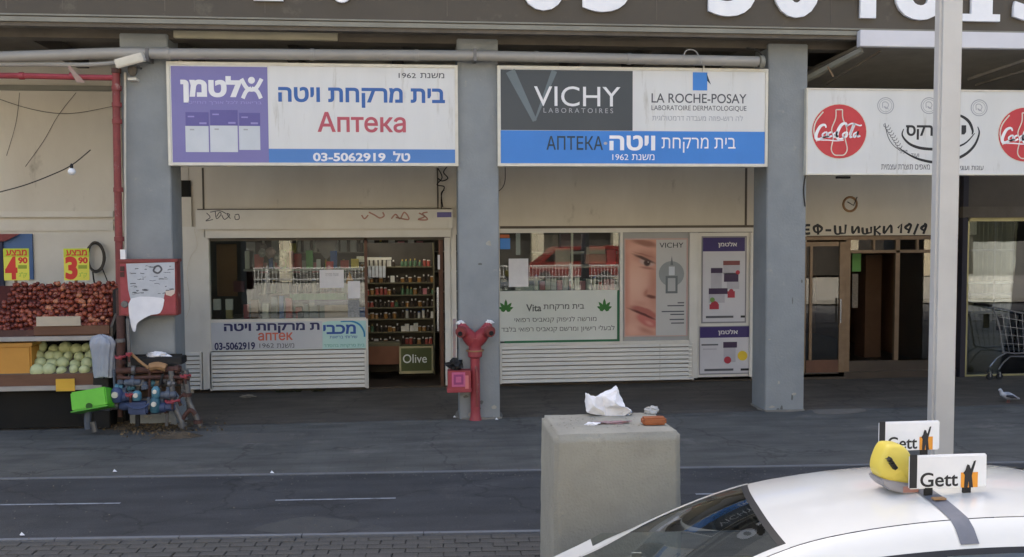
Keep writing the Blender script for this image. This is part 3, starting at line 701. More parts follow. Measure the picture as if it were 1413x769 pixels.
text(heb('עוגות ועוגיות'), (1317, 229, 1357, 235), A, m_greytext, s3); text(heb('מאפים תוצרת עצמית'), (1216, 227, 1283, 234), A, m_greytext, s3)
text(heb('מאפייה'), (1242, 207, 1252, 212), A, m_greytext, s3); text(heb('ועוד'), (1257, 212, 1268, 217), A, m_greytext, s3)
P = onY(1164, 243, YC); tag(MB().box(P.x - .09, P.x + .09, YC - .02, YC + .05, P.z - .035, P.z - .006).build('mounting_clip', m_black), 'small black clip under the left end of the bakery sign', 'clip')

# awning over the bakery sign
t = thing('folding_awning', 'folded awning with a white front bar above the bakery sign', 'awning', onY(1300, 60, YF - .2))
YA = YF - .12
a, b, c, d = pr(1187, 45, 1600, 67, YA); MB().box(a, b, YA, YA + .1, c, d).build('front_bar', mat('awning_white', '#d9d8dd', .45, '#cfced3', 2, .6), t, bevel=.006)
cloth = mat('awning_cloth', '#6e695f', .9, '#5f5a51', 3, .6)
p0, p1 = onY(1187, 66, YA + .1), onY(1118, 116, YC + 1.2)
MB().add([(p0.x, YA + .1, c + .01), (b, YA + .1, c + .01), (b, YS - .1, c - .16), (p1.x - .2, YS - .1, c - .16), (p0.x, YA + .1, c + .05), (b, YA + .1, c + .05), (b, YS - .1, c - .12), (p1.x - .2, YS - .1, c - .12)],
         [(0, 1, 2, 3), (4, 7, 6, 5), (0, 4, 5, 1), (1, 5, 6, 2), (2, 6, 7, 3), (3, 7, 4, 0)]).build('cloth', mat('awning_under', '#8f897d', .9, '#78726a', 3, .6, .2, 30), t)
for (x0, y0, x1, y1, yy0, yy1, rr) in ((1190, 69, 1112, 110, YA + .1, YC + .25, .045), (1215, 71, 1140, 116, YA + .12, YC + .5, .02), (1413, 84, 1336, 110, YA + .1, YC + .2, .025), (1420, 96, 1346, 118, YA + .2, YC + .4, .02)):
    MB().ring([onY(x0, y0, yy0), onY(x1, y1, yy1)], rr, 4).build('arm', m_trim if rr > .03 else m_dark, t)
MB().ring([onY(1142, 92, YC - .1), onY(1150, 106, YC - .1)], .014, 6).build('hook', m_brass, t)

# ------------------------------------------------------------------ first pharmacy front
sh = thing('shutter_box', 'cream roller shutter box with scribbles over the first pharmacy window', 'shutter', onY(450, 318, YS - .1))
YB = YS - .16
panel('housing', (270, 289.5, 625, 316), YB, .16, m_cream, sh, .006)
panel('bottom_bar', (283, 317, 622, 328), YB + .04, .06, m_cream, sh, .004)
panel('bottom_groove', (283, 316, 622, 318.5), YB + .035, .02, m_wall, sh)
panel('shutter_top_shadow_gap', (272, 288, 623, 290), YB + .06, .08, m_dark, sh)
mb = MB()
for P in ([(285, 294), (290, 300), (284, 305), (294, 303)], [(297, 292), (299, 302), (305, 296), (303, 293), (299, 299)], [(306, 297), (310, 303), (317, 297), (313, 295), (318, 302)], [(324, 297), (329, 296), (330, 302), (325, 303), (324, 298)], [(290, 293), (303, 291), (312, 295)]):
    ribbon(mb, P, 1.2, YB)
mb.build('black_scribble', m_greytext, sh)
mb = MB()
for P in ([(509, 293), (517, 297), (524, 301), (530, 298), (528, 293)], [(499, 297), (503, 302), (508, 297)], [(540, 302), (546, 296), (552, 302), (558, 293), (564, 303), (546, 300)], [(578, 294), (586, 299), (577, 303), (590, 303), (583, 295), (590, 293)]):
    ribbon(mb, P, 2.0, YB)
mb.build('red_scribble', mat('faded_red', '#b3594f', .7, '#a99f92', 30, .8), sh)
panel('sticker', (603, 293, 623, 300), YB - .002, .0018, m_purpled, sh)
fr = thing('window_frame', 'cream metal frame round the first pharmacy window and doorway', 'window', onY(450, 538, YS))
panel('jamb', (283, 328, 290, 537), YS - .06, .1, m_cream, fr, .004)
panel('jamb', (614, 328, 622, 532), YS - .06, .1, m_cream, fr, .004)
panel('jamb', (622, 300, 630, 530), YS - .02, .08, m_cream, fr, .004)
panel('jamb', (505, 440, 508, 536), YS - .02, .08, m_cream, fr)
panel('mullion', (503, 328, 507, 441), YS, .04, m_brown, fr)
panel('sill', (290, 440, 505, 444), YS - .04, .08, m_cream, fr)
panel('header', (283, 328, 622, 332), YS - .0, .06, m_dark, fr)
panel('pane', (290, 332, 503, 440), YS + .01, .006, m_glass, fr)
# banner under glass
panel('banner_board', (290, 444, 505, 483), YS - .03, .05, m_offw, fr)
bn = thing('window_banner', 'grey white banner with dark Hebrew name, red word and telephone under the first window', 'banner', onY(370, 483, YS - .032))
panel('sheet', (291, 444.5, 445, 482.5), YS - .034, .003, mat('banner_grey', '#c9ccd0', .5, '#b3b8c0', 1.5, .7), bn)
YN = YS - .034
text(heb('ת מרקחת ויטה'), (309, 446, 441, 460), YN, m_navy, bn, .035)
text('аптек', (356, 459, 404, 470), YN, mat('orange_red', '#cf6a56', .5), bn, .02)
text('03-5062919', (296, 472.5, 352, 483), YN, m_navy, bn, .03)
text(heb('משנת'), (382, 474, 406, 480), YN, m_greytext, bn); text('1962', (358, 474, 378, 480), YN, m_greytext, bn)
bn = thing('health_fund_banner', 'pale turquoise banner with a blue curve and blue Hebrew letters at the window corner', 'banner', onY(475, 481, YS - .036))
ppoly([(445, 446), (452, 443.5), (500, 441), (505, 443), (505, 480.5), (445, 482)], YS - .034, .003).build('sheet', mat('aqua', '#a9d0d4', .5, '#b9dcd2', 2, .7), bn)
text(heb('מכבי'), (446, 448, 491, 461), YS - .037, mat('royal', '#1c4fa0', .5), bn, .03)
mb = MB(); ribbon(mb, [(470, 444), (485, 443.5), (496, 448), (502, 457), (503, 465)], lambda t_: 1.5 + 3 * t_ * (1.2 - t_), YS - .037); mb.build('curve', mat('cyanblue', '#1b86b8', .5), bn)
text(heb('שירותי בריאות'), (455, 463.5, 493, 467), YS - .037, mat('royal', '#1c4fa0'), bn)
text(heb('בית מרקחת בהסדר'), (447, 475, 503, 480), YS - .037, mat('seagreen', '#5fa79b', .5), bn)
def louvre(name, label, rect, n, loc):
    t = thing(name, label, 'panel', loc)
    a, b, c, d = pr(*rect, YS - .03)
    MB().box(a, b, YS - .005, YS + .03, c, d).build('backing', mat('slat_gap', '#8a8479', .8), t)
    hh = (d - c) / n; mb = MB(); mb.v = []
    sl = MB().add([(a + .03, YS - .055, 0), (b - .03, YS - .055, 0), (b - .03, YS - .03, hh * .74), (a + .03, YS - .03, hh * .74), (a + .03, YS - .008, 0), (b - .03, YS - .008, 0), (b - .03, YS - .008, hh * .74), (a + .03, YS - .008, hh * .74)],
                  [(0, 1, 2, 3), (4, 7, 6, 5), (0, 4, 5, 1), (3, 2, 6, 7), (0, 3, 7, 4), (1, 5, 6, 2)])
    for i in range(n):
        if i == 0: first = sl.build('slat', m_slat, t, bevel=.003); o = first
        else: o = first.copy(); col.objects.link(o)
        o.location.z = c + i * hh + .01 + random.uniform(-.002, .002); o.rotation_euler.y = 0; o.matrix_parent_inverse = first.matrix_parent_inverse
    for q in ((a, a + .03), (b - .03, b)): MB().box(q[0], q[1], YS - .06, YS, c, d).build('side_rail', m_cream, t, bevel=.003)
    return t
louvre('louvred_panel', 'cream horizontal slatted panel under the first pharmacy window', (290, 484, 506, 537), 9, onY(398, 537, YS))
louvre('louvred_panel', 'narrow cream slatted panel between the first column and the window', (254, 486, 279, 538), 9, onY(266, 538, YS))
wallpan('jamb_wall', 248, 313, 281, 487, m_cream, YS - .02, .05)
panel('jamb_post', (278, 316, 284.5, 538), YS - .045, .06, m_cream, fr, .003)
louvre('louvred_panel', 'wide cream slatted panel under the cannabis banner and face poster', (690, 475, 957, 527), 9, onY(820, 527, YS))

# doorway interior: shelf units, products
rnd = random.Random(3)
YD = YS + 1.1
un = thing('product_shelf', 'tall shelf unit of bottles seen through the open pharmacy doorway', 'shelf', onY(555, 500, YD))
sx0, sx1 = onY(503, 430, YD).x, onY(600, 430, YD).x
wood_d = mat('shelf_olive', '#6f694f', .7, '#5b553f', 4, .6)
MB().box(sx0, sx1, YD + .4, YD + .43, .05, 2.3).build('back', m_interior, un)
MB().box(sx0, sx0 + .025, YD, YD + .4, .05, 2.3).build('side', wood_d, un); MB().box(sx1 - .025, sx1, YD, YD + .4, .05, 2.3).build('side', wood_d, un)
shelf_py = [368, 390, 407, 424, 440, 458, 476]
zs = [onY(553, y, YD).z for y in shelf_py]
for z in zs: MB().box(sx0 + .025, sx1 - .025, YD, YD + .4, z - .02, z).build('shelf_board', wood_d, un)
def bottle_mesh(nm, m_, m2, hh, rr, kind):
    mb = MB()
    if kind == 0: mb.lathe([(rr, 0), (rr, hh * .6), (rr * .4, hh * .75), (rr * .4, hh * .98)], (0, 0, 0), 'Z', 8)
    elif kind == 1: mb.box(-rr, rr, -rr * .7, rr * .7, 0, hh)
    else: mb.lathe([(rr, 0), (rr, hh * .85), (rr * .8, hh)], (0, 0, 0), 'Z', 8)
    o = mb.build(nm, m_, smooth=(kind != 1)); me = o.data; me.materials.append(m2 or m_)
    for q in me.polygons: q.material_index = 1 if q.center.z > hh * (.7 if kind != 1 else .55) else 0
    bpy.data.objects.remove(o); return me
pal = [bottle_mesh('bottle', mat('b_dark', '#3a2f26', .4), mat('cap_white', '#dcdad2', .5), .12, .028, 0), bottle_mesh('bottle', mat('b_red', '#a34a3e', .5), mat('cap_white', '#dcdad2'), .11, .026, 2), bottle_mesh('box', mat('b_white', '#d5d3ca', .6), mat('b_teal', '#4f8a8c', .6), .12, .03, 1),
       bottle_mesh('bottle', mat('b_green', '#4a6e4c', .4), mat('cap_gold', '#b59a4e', .5), .13, .025, 0), bottle_mesh('box', mat('b_pink', '#c98086', .6), mat('b_cream', '#d8cdb4', .6), .1, .032, 1), bottle_mesh('jar', mat('b_amber', '#946a33', .4), mat('cap_white', '#dcdad2'), .09, .03, 2), bottle_mesh('tube', mat('b_pale', '#d6d2c4', .5), mat('b_bluecap', '#3c5c9a', .5), .14, .022, 2)]
rows = ['pale and dark', 'dark', 'red and amber', 'red and dark', 'amber', 'pale and dark', 'mixed']
ORD = ['', 'first', 'second', 'third', 'fourth', 'fifth', 'sixth', 'seventh', 'eighth', 'ninth', 'tenth', 'eleventh', 'twelfth', 'thirteenth', 'fourteenth', 'fifteenth', 'sixteenth', 'seventeenth', 'eighteenth', 'nineteenth', 'twentieth'] + ['farther'] * 20
ordn = ['top', 'second', 'third', 'fourth', 'fifth', 'sixth', 'lowest']
sel = [[6, 6, 2, 0], [0, 0, 5, 2], [1, 1, 5, 0], [0, 3, 1], [5, 5, 0, 3], [0, 4, 5, 3], [5, 2, 0, 0]]
for i, z in enumerate(zs):
    for half in (0, 1):
        nq = 0; x0 = sx0 + .05 + half * (sx1 - sx0) / 2; xe_ = x0 + (sx1 - sx0) / 2 - .08; x = x0
        side = 'left' if half == 0 else 'right'
        while x < xe_:
            k = rnd.choice(sel[i]) if half == 0 else rnd.choice(sel[(i + 3) % 7])
            me = pal[k]; o = bpy.data.objects.new('shelf_' + me.name.split('.')[0], me); col.objects.link(o)
            o.location = (x, YD + .07 + rnd.uniform(0, .02), z + .001); o.rotation_euler.z = rnd.uniform(-.3, .3); s_ = rnd.uniform(.75, 1.2); o.scale = (1.12, 1.12, s_)
            nq += 1; tag(o, '%s %s from left, %s half, %s row of the doorway shelf' % (ORD[nq], {0: 'dark bottle', 1: 'red bottle', 2: 'whitish carton', 3: 'green bottle', 4: 'pink carton', 5: 'amber jar', 6: 'pale tube'}[k], side, ordn[i]), 'product', 'products on the doorway shelf')
            x += rnd.uniform(.062, .085)
t = thing('lower_cabinet', 'brown low cabinet under the doorway shelf beside the olive box', 'cabinet', onY(528, 505, YD - .3))
panel('front', (508, 478, 551, 503), YD - .25, .3, mat('cab_brown', '#8d5b3e', .6, '#74482f', 3, .6), t)
panel('top', (507, 474, 552, 478), YD - .27, .33, wood_d, t)
t = thing('display_box', 'dark green display box with a pale frame reading Olive inside the doorway', 'box', onY(575, 510, YD - .5))
YO = YD - .55
panel('body', (553, 480, 596, 513), YO, .35, mat('olive_green', '#47501f', .6, '#3c4419', 3, .5), t)
for rc in ((551, 478, 598, 480.5), (551, 512, 598, 515.5), (551, 480, 553.5, 513), (595.5, 480, 598, 513)): panel('frame', rc, YO - .01, .03, mat('pale_olive', '#a39a72', .6), t)
text('Olive', (556, 489, 589, 501), YO, m_offw, t, .005)
t = thing('glass_door', 'open brown framed glass door folded back at the right of the pharmacy doorway', 'door', onY(605, 530, YS + .3))
dx = onY(612, 430, YS).x
MB().box(dx - .05, dx, YS + .06, YS + .12, .03, 2.4).build('stile', m_brown, t); MB().box(dx - .05, dx, YS + .95, YS + 1.0, .03, 2.4).build('stile', m_brown, t)
MB().box(dx - .03, dx - .022, YS + .12, YS + .95, .2, 2.35).build('pane', m_glassd, t); MB().box(dx - .05, dx, YS + .12, YS + .95, .03, .2).build('rail', m_brown, t)
MB().box(dx - .1, dx - .07, YS + .16, YS + .18, .9, 1.6).build('handle', m_chrome, t)
panel('hanger_tag', (604, 352, 607, 372), YS + .04, .004, m_paper, t)
def emis(name, c, st_):
    M = bpy.data.materials.new(name); M.use_nodes = True; b_ = M.node_tree.nodes['Principled BSDF']
    b_.inputs['Base Color'].default_value = (.8, .8, .8, 1); b_.inputs['Emission Color'].default_value = c + (1,); b_.inputs['Emission Strength'].default_value = st_; return M
m_tube = emis('lit_tube', (1, .96, .88), 5.0)
for i, (lx, ly, lab) in enumerate(((onY(486, 330, YS + .9).x, YS + .9, 'lit strip lamp on the pharmacy ceiling at the right top of the first window'), (onY(560, 330, YS + 1).x, YS + .55, 'lit strip lamp on the ceiling just inside the pharmacy doorway'), (onY(770, 330, YS + 1).x, YS + 1.0, 'lit strip lamp on the ceiling behind the second pharmacy window'), (onY(1400, 310, YS + 1).x, YS + .7, 'lit strip lamp under the ceiling of the shop at the right edge'))):
    t = thing('strip_lamp', lab, 'lamp', (lx, ly, 2.7)); zt = 2.75 if i < 3 else 2.8
    MB().box(lx - .55, lx + .55, ly - .06, ly + .06, zt - .06, zt - .005).build('housing', m_white2, t); MB().box(lx - .52, lx + .52, ly - .03, ly + .03, zt - .095, zt - .062).build('tube', m_tube, t)
# counter and back shelving dim inside
t = thing('counter', 'low dark counter deep inside the first pharmacy', 'counter', (sx0 - 1.6, YS + 2, 0))
MB().box(xa + .3, sx0 - .1, YS + 1.6, YS + 2.1, .03, 1.0).build('body', m_brown, t); MB().box(xa + .25, sx0 - .05, YS + 1.55, YS + 2.15, 1.0, 1.04).build('top', mat('ctop', '#7b746a', .4), t)
t = thing('back_shelf', 'long dim wall shelf behind the counter of the first pharmacy', 'shelf', (sx0 - 1.6, YS + 3.9, 0))
for z in (.5, .9, 1.3, 1.7, 2.1): MB().box(xa + .4, sx0 + 2, YS + 3.6, YS + 4.0, z - .02, z).build('shelf_board', mat('shelf_grey', '#8c8579', .6), t)
MB().box(xa + .4, sx0 + 2, YS + 4.0, YS + 4.03, .1, 2.4).build('back', m_interior, t)
for i, z in enumerate((1.3, 1.7, 2.1)):
    x = xa + .5; nq = 0
    while x < sx0 + 1.0:
        k = rnd.choice([0, 2, 2, 4, 6, 3, 5]); me = pal[k]; o = bpy.data.objects.new('stock_' + me.name.split('.')[0], me); col.objects.link(o); o.location = (x, YS + 3.66, z); o.scale = (2, 2, 2)
        nq += 1; tag(o, '%s %s from the left on the %s dim board of the back shelf' % (ORD[nq], {0: 'dark bottle', 2: 'whitish carton', 3: 'green bottle', 4: 'pink carton', 5: 'amber jar', 6: 'pale tube'}[k], ['lower', 'middle', 'upper'][i]), 'product', 'stock on the back shelf'); x += rnd.uniform(.15, .24)

# window display of the first shop
YW = YS + .12
def disp(nm, lab, cat, rect, m_, Y=YW, d=.1, bevel=.003): o = panel(nm, rect, Y, d, m_, None, bevel); return tag(o, lab, cat)
disp('brown_board', 'tall brown board standing at the left end of the first window', 'board', (299, 337, 327, 409), mat('board_brown', '#76512b', .7, '#5f4022', 2, .6), YW + .12, .03)
disp('dark_red_box', 'dark red box beside the brown board in the first window', 'box', (322, 388, 337, 403), mat('dred', '#5e1f22', .6))
disp('grey_upright_board', 'grey upright board behind the first window near the brown board', 'board', (340, 334, 352, 368), mat('gpan', '#86888a', .6), YW + .3, .03)
for i, x in enumerate((294, 311)):
    t = thing('skincare_carton', '%s white topped carton standing at the left corner of the window sill' % ('left' if i == 0 else 'right'), 'box', onY(x + 4, 440, YW), 'cartons at the window corner')
    panel('lid', (x, 413, x + 10, 428), YW, .07, m_paper, t, .003); panel('body', (x + .5, 428, x + 9.5, 440), YW + .002, .066, mat('carton%d' % i, ['#4b3a35', '#b9a878'][i], .6), t)
disp('taped_notice', 'white paper notice taped on the glass of the first window', 'notice', (441, 372.5, 474.5, 397.5), m_paper, YS + .002, .002, 0)
text(heb('שעות פתיחה'), (449, 377, 467, 381), YS + .002, m_lgtext, tag(thing('notice_print', 'faint grey printing on the white notice', 'print', onY(458, 380, YS)), 'faint grey printing on the white notice on the first window', 'print'))
disp('narrow_notice', 'narrow white leaflet on the right side of the first window glass', 'notice', (480, 388, 497, 412), m_paper, YS + .002, .002, 0)
disp('narrow_notice', 'grey printed leaflet below the narrow white leaflet', 'notice', (480, 414, 496, 438), mat('lf', '#aeb2b4', .6, '#595c60', 30, .6), YS + .002, .002, 0)
disp('red_bow', 'red ornament just above the taped notice', 'ornament', (450, 361, 460, 371), m_cocared, YW, .03)
tag(ppoly([(477, 391), (482, 375), (488, 388), (484, 393)], YW, .02).build('orange_figure', m_orange), 'small orange flame shaped figure right of the taped notice', 'ornament')
disp('yellow_bag', 'yellow green bag hanging at the top of the first window', 'bag', (399, 336, 408, 349), mat('ygreen', '#a19b4a', .6), YW + .5, .05)
def blob(nm, lab, cat, P, rx, ry, rz, m_, seed=0, rough=.25, parent=None):
    rr = random.Random(seed); bm = bmesh.new(); bmesh.ops.create_icosphere(bm, subdivisions=3, radius=1)
    me = bpy.data.meshes.new(nm)
    from mathutils import noise
    for v in bm.verts:
        k = 1 + rough * noise.noise(v.co * 2.2 + Vector((seed * 3.1, 0, 0))); v.co = (v.co.x * rx * k, v.co.y * ry * k, v.co.z * rz * k)
    bm.to_mesh(me); bm.free(); me.materials.append(m_)
    o = link(nm, me, parent)
    if parent is None: o.location = P; tag(o, lab, cat)
    else: o.location = P - parent.location if False else P
    return o
for i, (x, y, rr) in enumerate(((362, 349, .06), (373, 349, .075), (384, 356, .07), (391, 352, .065), (388, 364, .06))):
    blob('plush_toy', ['small pale plush at the left of the row high in the window', 'pale pink plush, second in the row high in the window', 'grey plush in the middle of the row high in the window', 'greenish plush at the right of the row high in the window', 'low grey green plush under the row high in the window'][i], 'toy', onY(x, y, YW + .12), rr, rr, rr * 1.15, mat('plush%d' % i, ['#9d9a98', '#a58f8c', '#979a98', '#8f9a92', '#828a85'][i], .9), i)
tag(ppoly(catmull([(436, 330), (464, 330), (461, 345), (452, 357), (449, 357), (440, 345)], 4, True), YW + .3, .03).build('grey_bunting', mat('bunt', '#8a8485', .8, '#77706f', 5, .6)), 'grey triangular cloth hanging at the top of the first window', 'cloth')
disp('blue_white_card', 'wide white card with a blue top edge low in the first window', 'card', (448, 421, 480, 440), mat('pinkcard', '#cdb8ad', .6), YW, .02)
disp('blue_strip', 'dark blue strip above the pale card low in the first window', 'card', (434, 414, 480, 421), m_navy, YW - .01, .02)
disp('green_card', 'green card behind the blue strip low in the first window', 'card', (400, 405, 478, 414), mat('gcard', '#5c8a5a', .6, '#3f6b45', 4, .5), YW + .05, .02)
disp('dark_carton', 'small black carton on the sill near the middle of the first window', 'box', (411, 431, 419, 440), m_ink)
disp('dark_carton', 'taller black carton behind the small one on the sill', 'box', (418, 421, 425, 440), mat('ink2', '#23264a', .6), YW + .06)
disp('beige_box', 'beige box on the right top shelf seen through the first window', 'box', (492, 354, 502, 362), m_frame, YW + .5, .1)
t = thing('white_display_rack', 'white horizontal display bar with pale tubes at the top of the doorway', 'rack', onY(520, 357, YD - .1))
panel('bar', (492, 355.5, 540, 359), YD - .12, .1, m_frame, t)
for i in range(5): panel('tube_pack', (508 + i * 5, 367, 512 + i * 5, 383), YD - .05, .03, m_pack, t)

pc = [('white', '#dcdad4'), ('blue', '#3f66a8'), ('green', '#5f9a58'), ('pink', '#cf8f92'), ('yellow', '#cfb548'), ('red', '#a8403c'), ('grey', '#8d9092'), ('brown', '#7c5a3c')]
x = 336.0; q = 0
while x < 500:
    w_ = rnd.uniform(6, 12); top = rnd.uniform(408, 428); nm_, cc = rnd.choice(pc); q += 1
    tag(pbox(x, top, x + w_, 440, YW + rnd.uniform(.02, .14), .08).build('display_carton', mat('dc_' + nm_, cc, .6, None, 30, .7)), '%s carton, %s from the left along the sill of the first window' % (nm_, ORD[q]), 'box', 'cartons along the first window sill')
    x += w_ + rnd.uniform(.5, 5)
x = 338.0; q = 0
t = thing('upper_window_shelf', 'shelf crossing high behind the first window glass', 'shelf', onY(420, 372, YW + .3)); panel('board', (336, 371, 500, 374), YW + .22, .25, m_rail, t)
while x < 498:
    w_ = rnd.uniform(5, 13); top = rnd.uniform(342, 362); nm_, cc = rnd.choice(pc); q += 1
    tag(pbox(x, top, x + w_, 371, YW + .26, .08).build('shelf_carton', mat('dc_' + nm_, cc, .6, None, 30, .7)), '%s carton, %s from the left on the high shelf of the first window' % (nm_, ORD[q]), 'box', 'cartons on the high window shelf')
    x += w_ + rnd.uniform(.5, 8)
# ------------------------------------------------------------------ second pharmacy front
fr2 = thing('window_frame', 'cream frame of the second pharmacy window beside the middle column', 'window', onY(820, 475, YS))
panel('header', (688, 315, 1040, 321), YS - .05, .09, m_cream, fr2, .003)
panel('mullion', (855.5, 321, 859.5, 475), YS - .04, .08, m_cream, fr2, .003)
panel('mullion', (951, 321, 963, 522), YS - .045, .09, m_cream, fr2, .003)
panel('sill', (690, 472, 952, 476), YS - .045, .08, m_cream, fr2, .003)
panel('pane', (690, 321, 856, 472), YS + .01, .006, m_glass, fr2)
panel('poster_backing', (859, 321, 951, 472), YS - .0, .03, mat('grey_backing', '#aaaaa8', .6, '#9d9d9a', 2, .6), fr2)
panel('jamb', (1035, 321, 1042, 520), YS - .045, .09, m_cream, fr2, .003)
panel('poster_backing', (963, 321, 1036, 520), YS - .0, .03, m_cream, fr2)
panel('thin_mullion', (788, 321, 791, 403), YS + .03, .02, m_frame, fr2)
# cannabis banner
t = thing('dispensary_banner', 'white banner with green edge, two leaf prints and Hebrew lines on the second window', 'banner', onY(770, 472, YS))
Yb = YS - .01
panel('sheet', (690, 401, 852, 470), Yb, .004, m_offw, t)
panel('green_edge', (851.5, 401, 855.5, 473), Yb - .002, .007, m_gframe, t); panel('green_edge', (696, 469.5, 851.5, 473), Yb - .002, .007, m_gframe, t)
def leafprint(cx, cy, s):
    mb = MB()
    for a, L in ((-90, 15), (-128, 13), (-52, 13), (-160, 11), (-20, 11), (-188, 7), (8, 7)):
        ca, sa = math.cos(math.radians(a)), math.sin(math.radians(a)); L *= s; ww = 2.4 * s
        pts = [(cx, cy), (cx + ca * L * .4 - sa * ww, cy + sa * L * .4 + ca * ww), (cx + ca * L * .75 - sa * ww * .7, cy + sa * L * .75 + ca * ww * .7), (cx + ca * L, cy + sa * L), (cx + ca * L * .75 + sa * ww * .7, cy + sa * L * .75 - ca * ww * .7), (cx + ca * L * .4 + sa * ww, cy + sa * L * .4 - ca * ww)]
        Yk = Yb - .0005 * (a + 190) / 60
        mb.prism([(onY(p_, q_, Yb).x, onY(p_, q_, Yb).z) for p_, q_ in pts], Yk - .001, Yb)
    mb.build('leaf_print', m_leaf, t)
leafprint(698, 428, 1.0); leafprint(834, 427, 1.0)
m_txt = mat('banner_text', '#4c5150', .5)
text(heb('בית מרקחת'), (750, 420, 806, 429), Yb, m_txt, t, .01); text('Vita', (726, 420, 747, 430), Yb, m_txt, t, .02)
text(heb('מורשה לניפוק קנאביס רפואי'), (710, 437, 823, 446), Yb, m_txt, t); text(heb('לבעלי רישיון ומרשם קנאביס רפואי בלבד'), (692, 450, 848, 459), Yb, m_txt, t)
# face poster
t = thing('cosmetics_poster', 'poster of half a woman face beside a grey panel with a dropper bottle', 'poster', onY(905, 463, YS))
Yq = YS - .012
panel('sheet', (861.5, 329, 949, 464.5), Yq, .006, mat('poster_edge', '#c9a9a2', .5), t)
panel('face_print', (863, 331, 905, 463), Yq - .002, .0018, m_skin, t)
L_ = Yq - .002
def soft_print(name, base, blobs, Y):      # printed picture: soft ellipses of ink blended one over the other
    M = bpy.data.materials.new(name); M.use_nodes = True; n, l = M.node_tree.nodes, M.node_tree.links; b_ = n['Principled BSDF']; b_.inputs['Roughness'].default_value = .5
    tc = n.new('ShaderNodeTexCoord'); wn = n.new('ShaderNodeTexNoise'); wn.inputs['Scale'].default_value = 9; l.new(tc.outputs['Object'], wn.inputs[0])
    wm = n.new('ShaderNodeMix'); wm.data_type = 'RGBA'; wm.blend_type = 'LINEAR_LIGHT'; wm.inputs[0].default_value = .012; l.new(tc.outputs['Object'], wm.inputs[6]); l.new(wn.outputs[1], wm.inputs[7])
    out = None
    for (cx, cy, rx, ry, ang, c_, so_, al) in blobs:
        C_ = onY(cx, cy, Y); k = (onY(cx + 10, cy, Y) - C_).length / 10
        mp = n.new('ShaderNodeMapping'); mp.vector_type = 'TEXTURE'; mp.inputs['Location'].default_value = (C_.x, Y, C_.z); mp.inputs['Rotation'].default_value = (0, math.radians(ang), 0); mp.inputs['Scale'].default_value = (rx * k, 1e3, ry * k)
        l.new(wm.outputs[2], mp.inputs[0]); ln = n.new('ShaderNodeVectorMath'); ln.operation = 'LENGTH'; l.new(mp.outputs[0], ln.inputs[0])
        mr = n.new('ShaderNodeMapRange'); mr.interpolation_type = 'SMOOTHSTEP'; mr.inputs['From Min'].default_value = 1 - so_; mr.inputs['From Max'].default_value = 1 + so_ * .6; mr.inputs['To Min'].default_value = al; mr.inputs['To Max'].default_value = 0; l.new(ln.outputs['Value'], mr.inputs['Value'])
        mx = n.new('ShaderNodeMix'); mx.data_type = 'RGBA'; l.new(mr.outputs[0], mx.inputs[0]); mx.inputs[7].default_value = rgb(c_)
        if out is None: mx.inputs[6].default_value = rgb(base)
        else: l.new(out, mx.inputs[6])
        out = mx.outputs[2]
    l.new(out, b_.inputs['Base Color']); return M
face_m = soft_print('face_print', '#cf9a86', [
    (877, 390, 17, 26, 0, '#deb29f', 1, .9), (863, 395, 6, 75, 0, '#c0806e', 1, .8), (880, 345, 16, 8, 0, '#d6a592', 1, .7), (903, 395, 8, 30, 0, '#b97f6b', 1, .85),
    (890, 335.5, 19, 4.5, 12, '#8f5a49', .6, .85), (892, 355, 17, 9, 12, '#b27966', 1, .9), (892.6, 362.6, 11.5, 4.6, 15, '#bfa096', .35, .95), (893, 363, 4.8, 4.8, 0, '#3f251f', .4, 1), (894.6, 361.5, 1.1, 1.1, 0, '#b9aaa4', .5, .9),
    (889.5, 357.6, 17, 2.2, 22, '#4a2b25', .6, .95), (893, 370, 10.5, 1.8, 10, '#9c6557', .8, .8), (888, 351.5, 14, 1.3, 16, '#9b6353', .8, .7),
    (896, 404, 9, 8, 0, '#c28774', 1, .8), (898.5, 409.5, 8.5, 2.6, 12, '#6b352b', .6, .95), (891, 404, 3, 5, 20, '#b0715d', .8, .8), (884, 419, 10, 4, 10, '#c58d7a', 1, .6),
    (889, 430.5, 21, 5.8, 21, '#a85d54', .35, .95), (893, 442.5, 17, 8, 27, '#bf6b62', .35, .95), (887, 433.6, 22, 1.9, 23, '#59251f', .6, .95), (896, 446, 6, 2.6, 25, '#d4968a', 1, .9), (890, 456, 14, 3.5, 20, '#b57866', 1, .8), (873, 455, 10, 9, 0, '#dcaa97', 1, .8)], Yq - .002)
for o_ in t.children:
    if o_.name.startswith('face_print'): o_.data.materials.clear(); o_.data.materials.append(face_m)
panel('grey_print', (905.5, 331, 947, 463), Yq - .002, .0018, mat('poster_grey', '#c2c2c0', .5, '#b7b7b5', 2, .6), t)
text('VICHY', (910, 335, 943, 342), L_, m_ink, t, .0)
disc(926.5, 378, 17.5, mat('halo', '#94999a', .5, '#8a8f90', 3, .5), t, L_ , 28, 'halo_print')
panel('bottle_print', (918.5, 381, 935, 405), L_ - .0025, .0009, m_bottle, t); panel('bottle_print', (921.5, 384, 932, 402), L_ - .004, .0009, m_silver, t)
panel('bottle_print', (923, 368, 931, 380), L_ - .0025, .0009, m_pack, t); ppoly([(925, 366), (927, 353), (929, 366)], L_ - .0025).build('bottle_print', m_bottle, t)
for (x0, x1, y) in ((935, 944, 418), (921, 944, 422), (913, 944, 430), (925, 944, 434), (924, 944, 441), (926, 944, 446)): panel('fine_print', (x0, y - .8, x1, y + .8), L_ - .0012, .001, m_greytext, t)
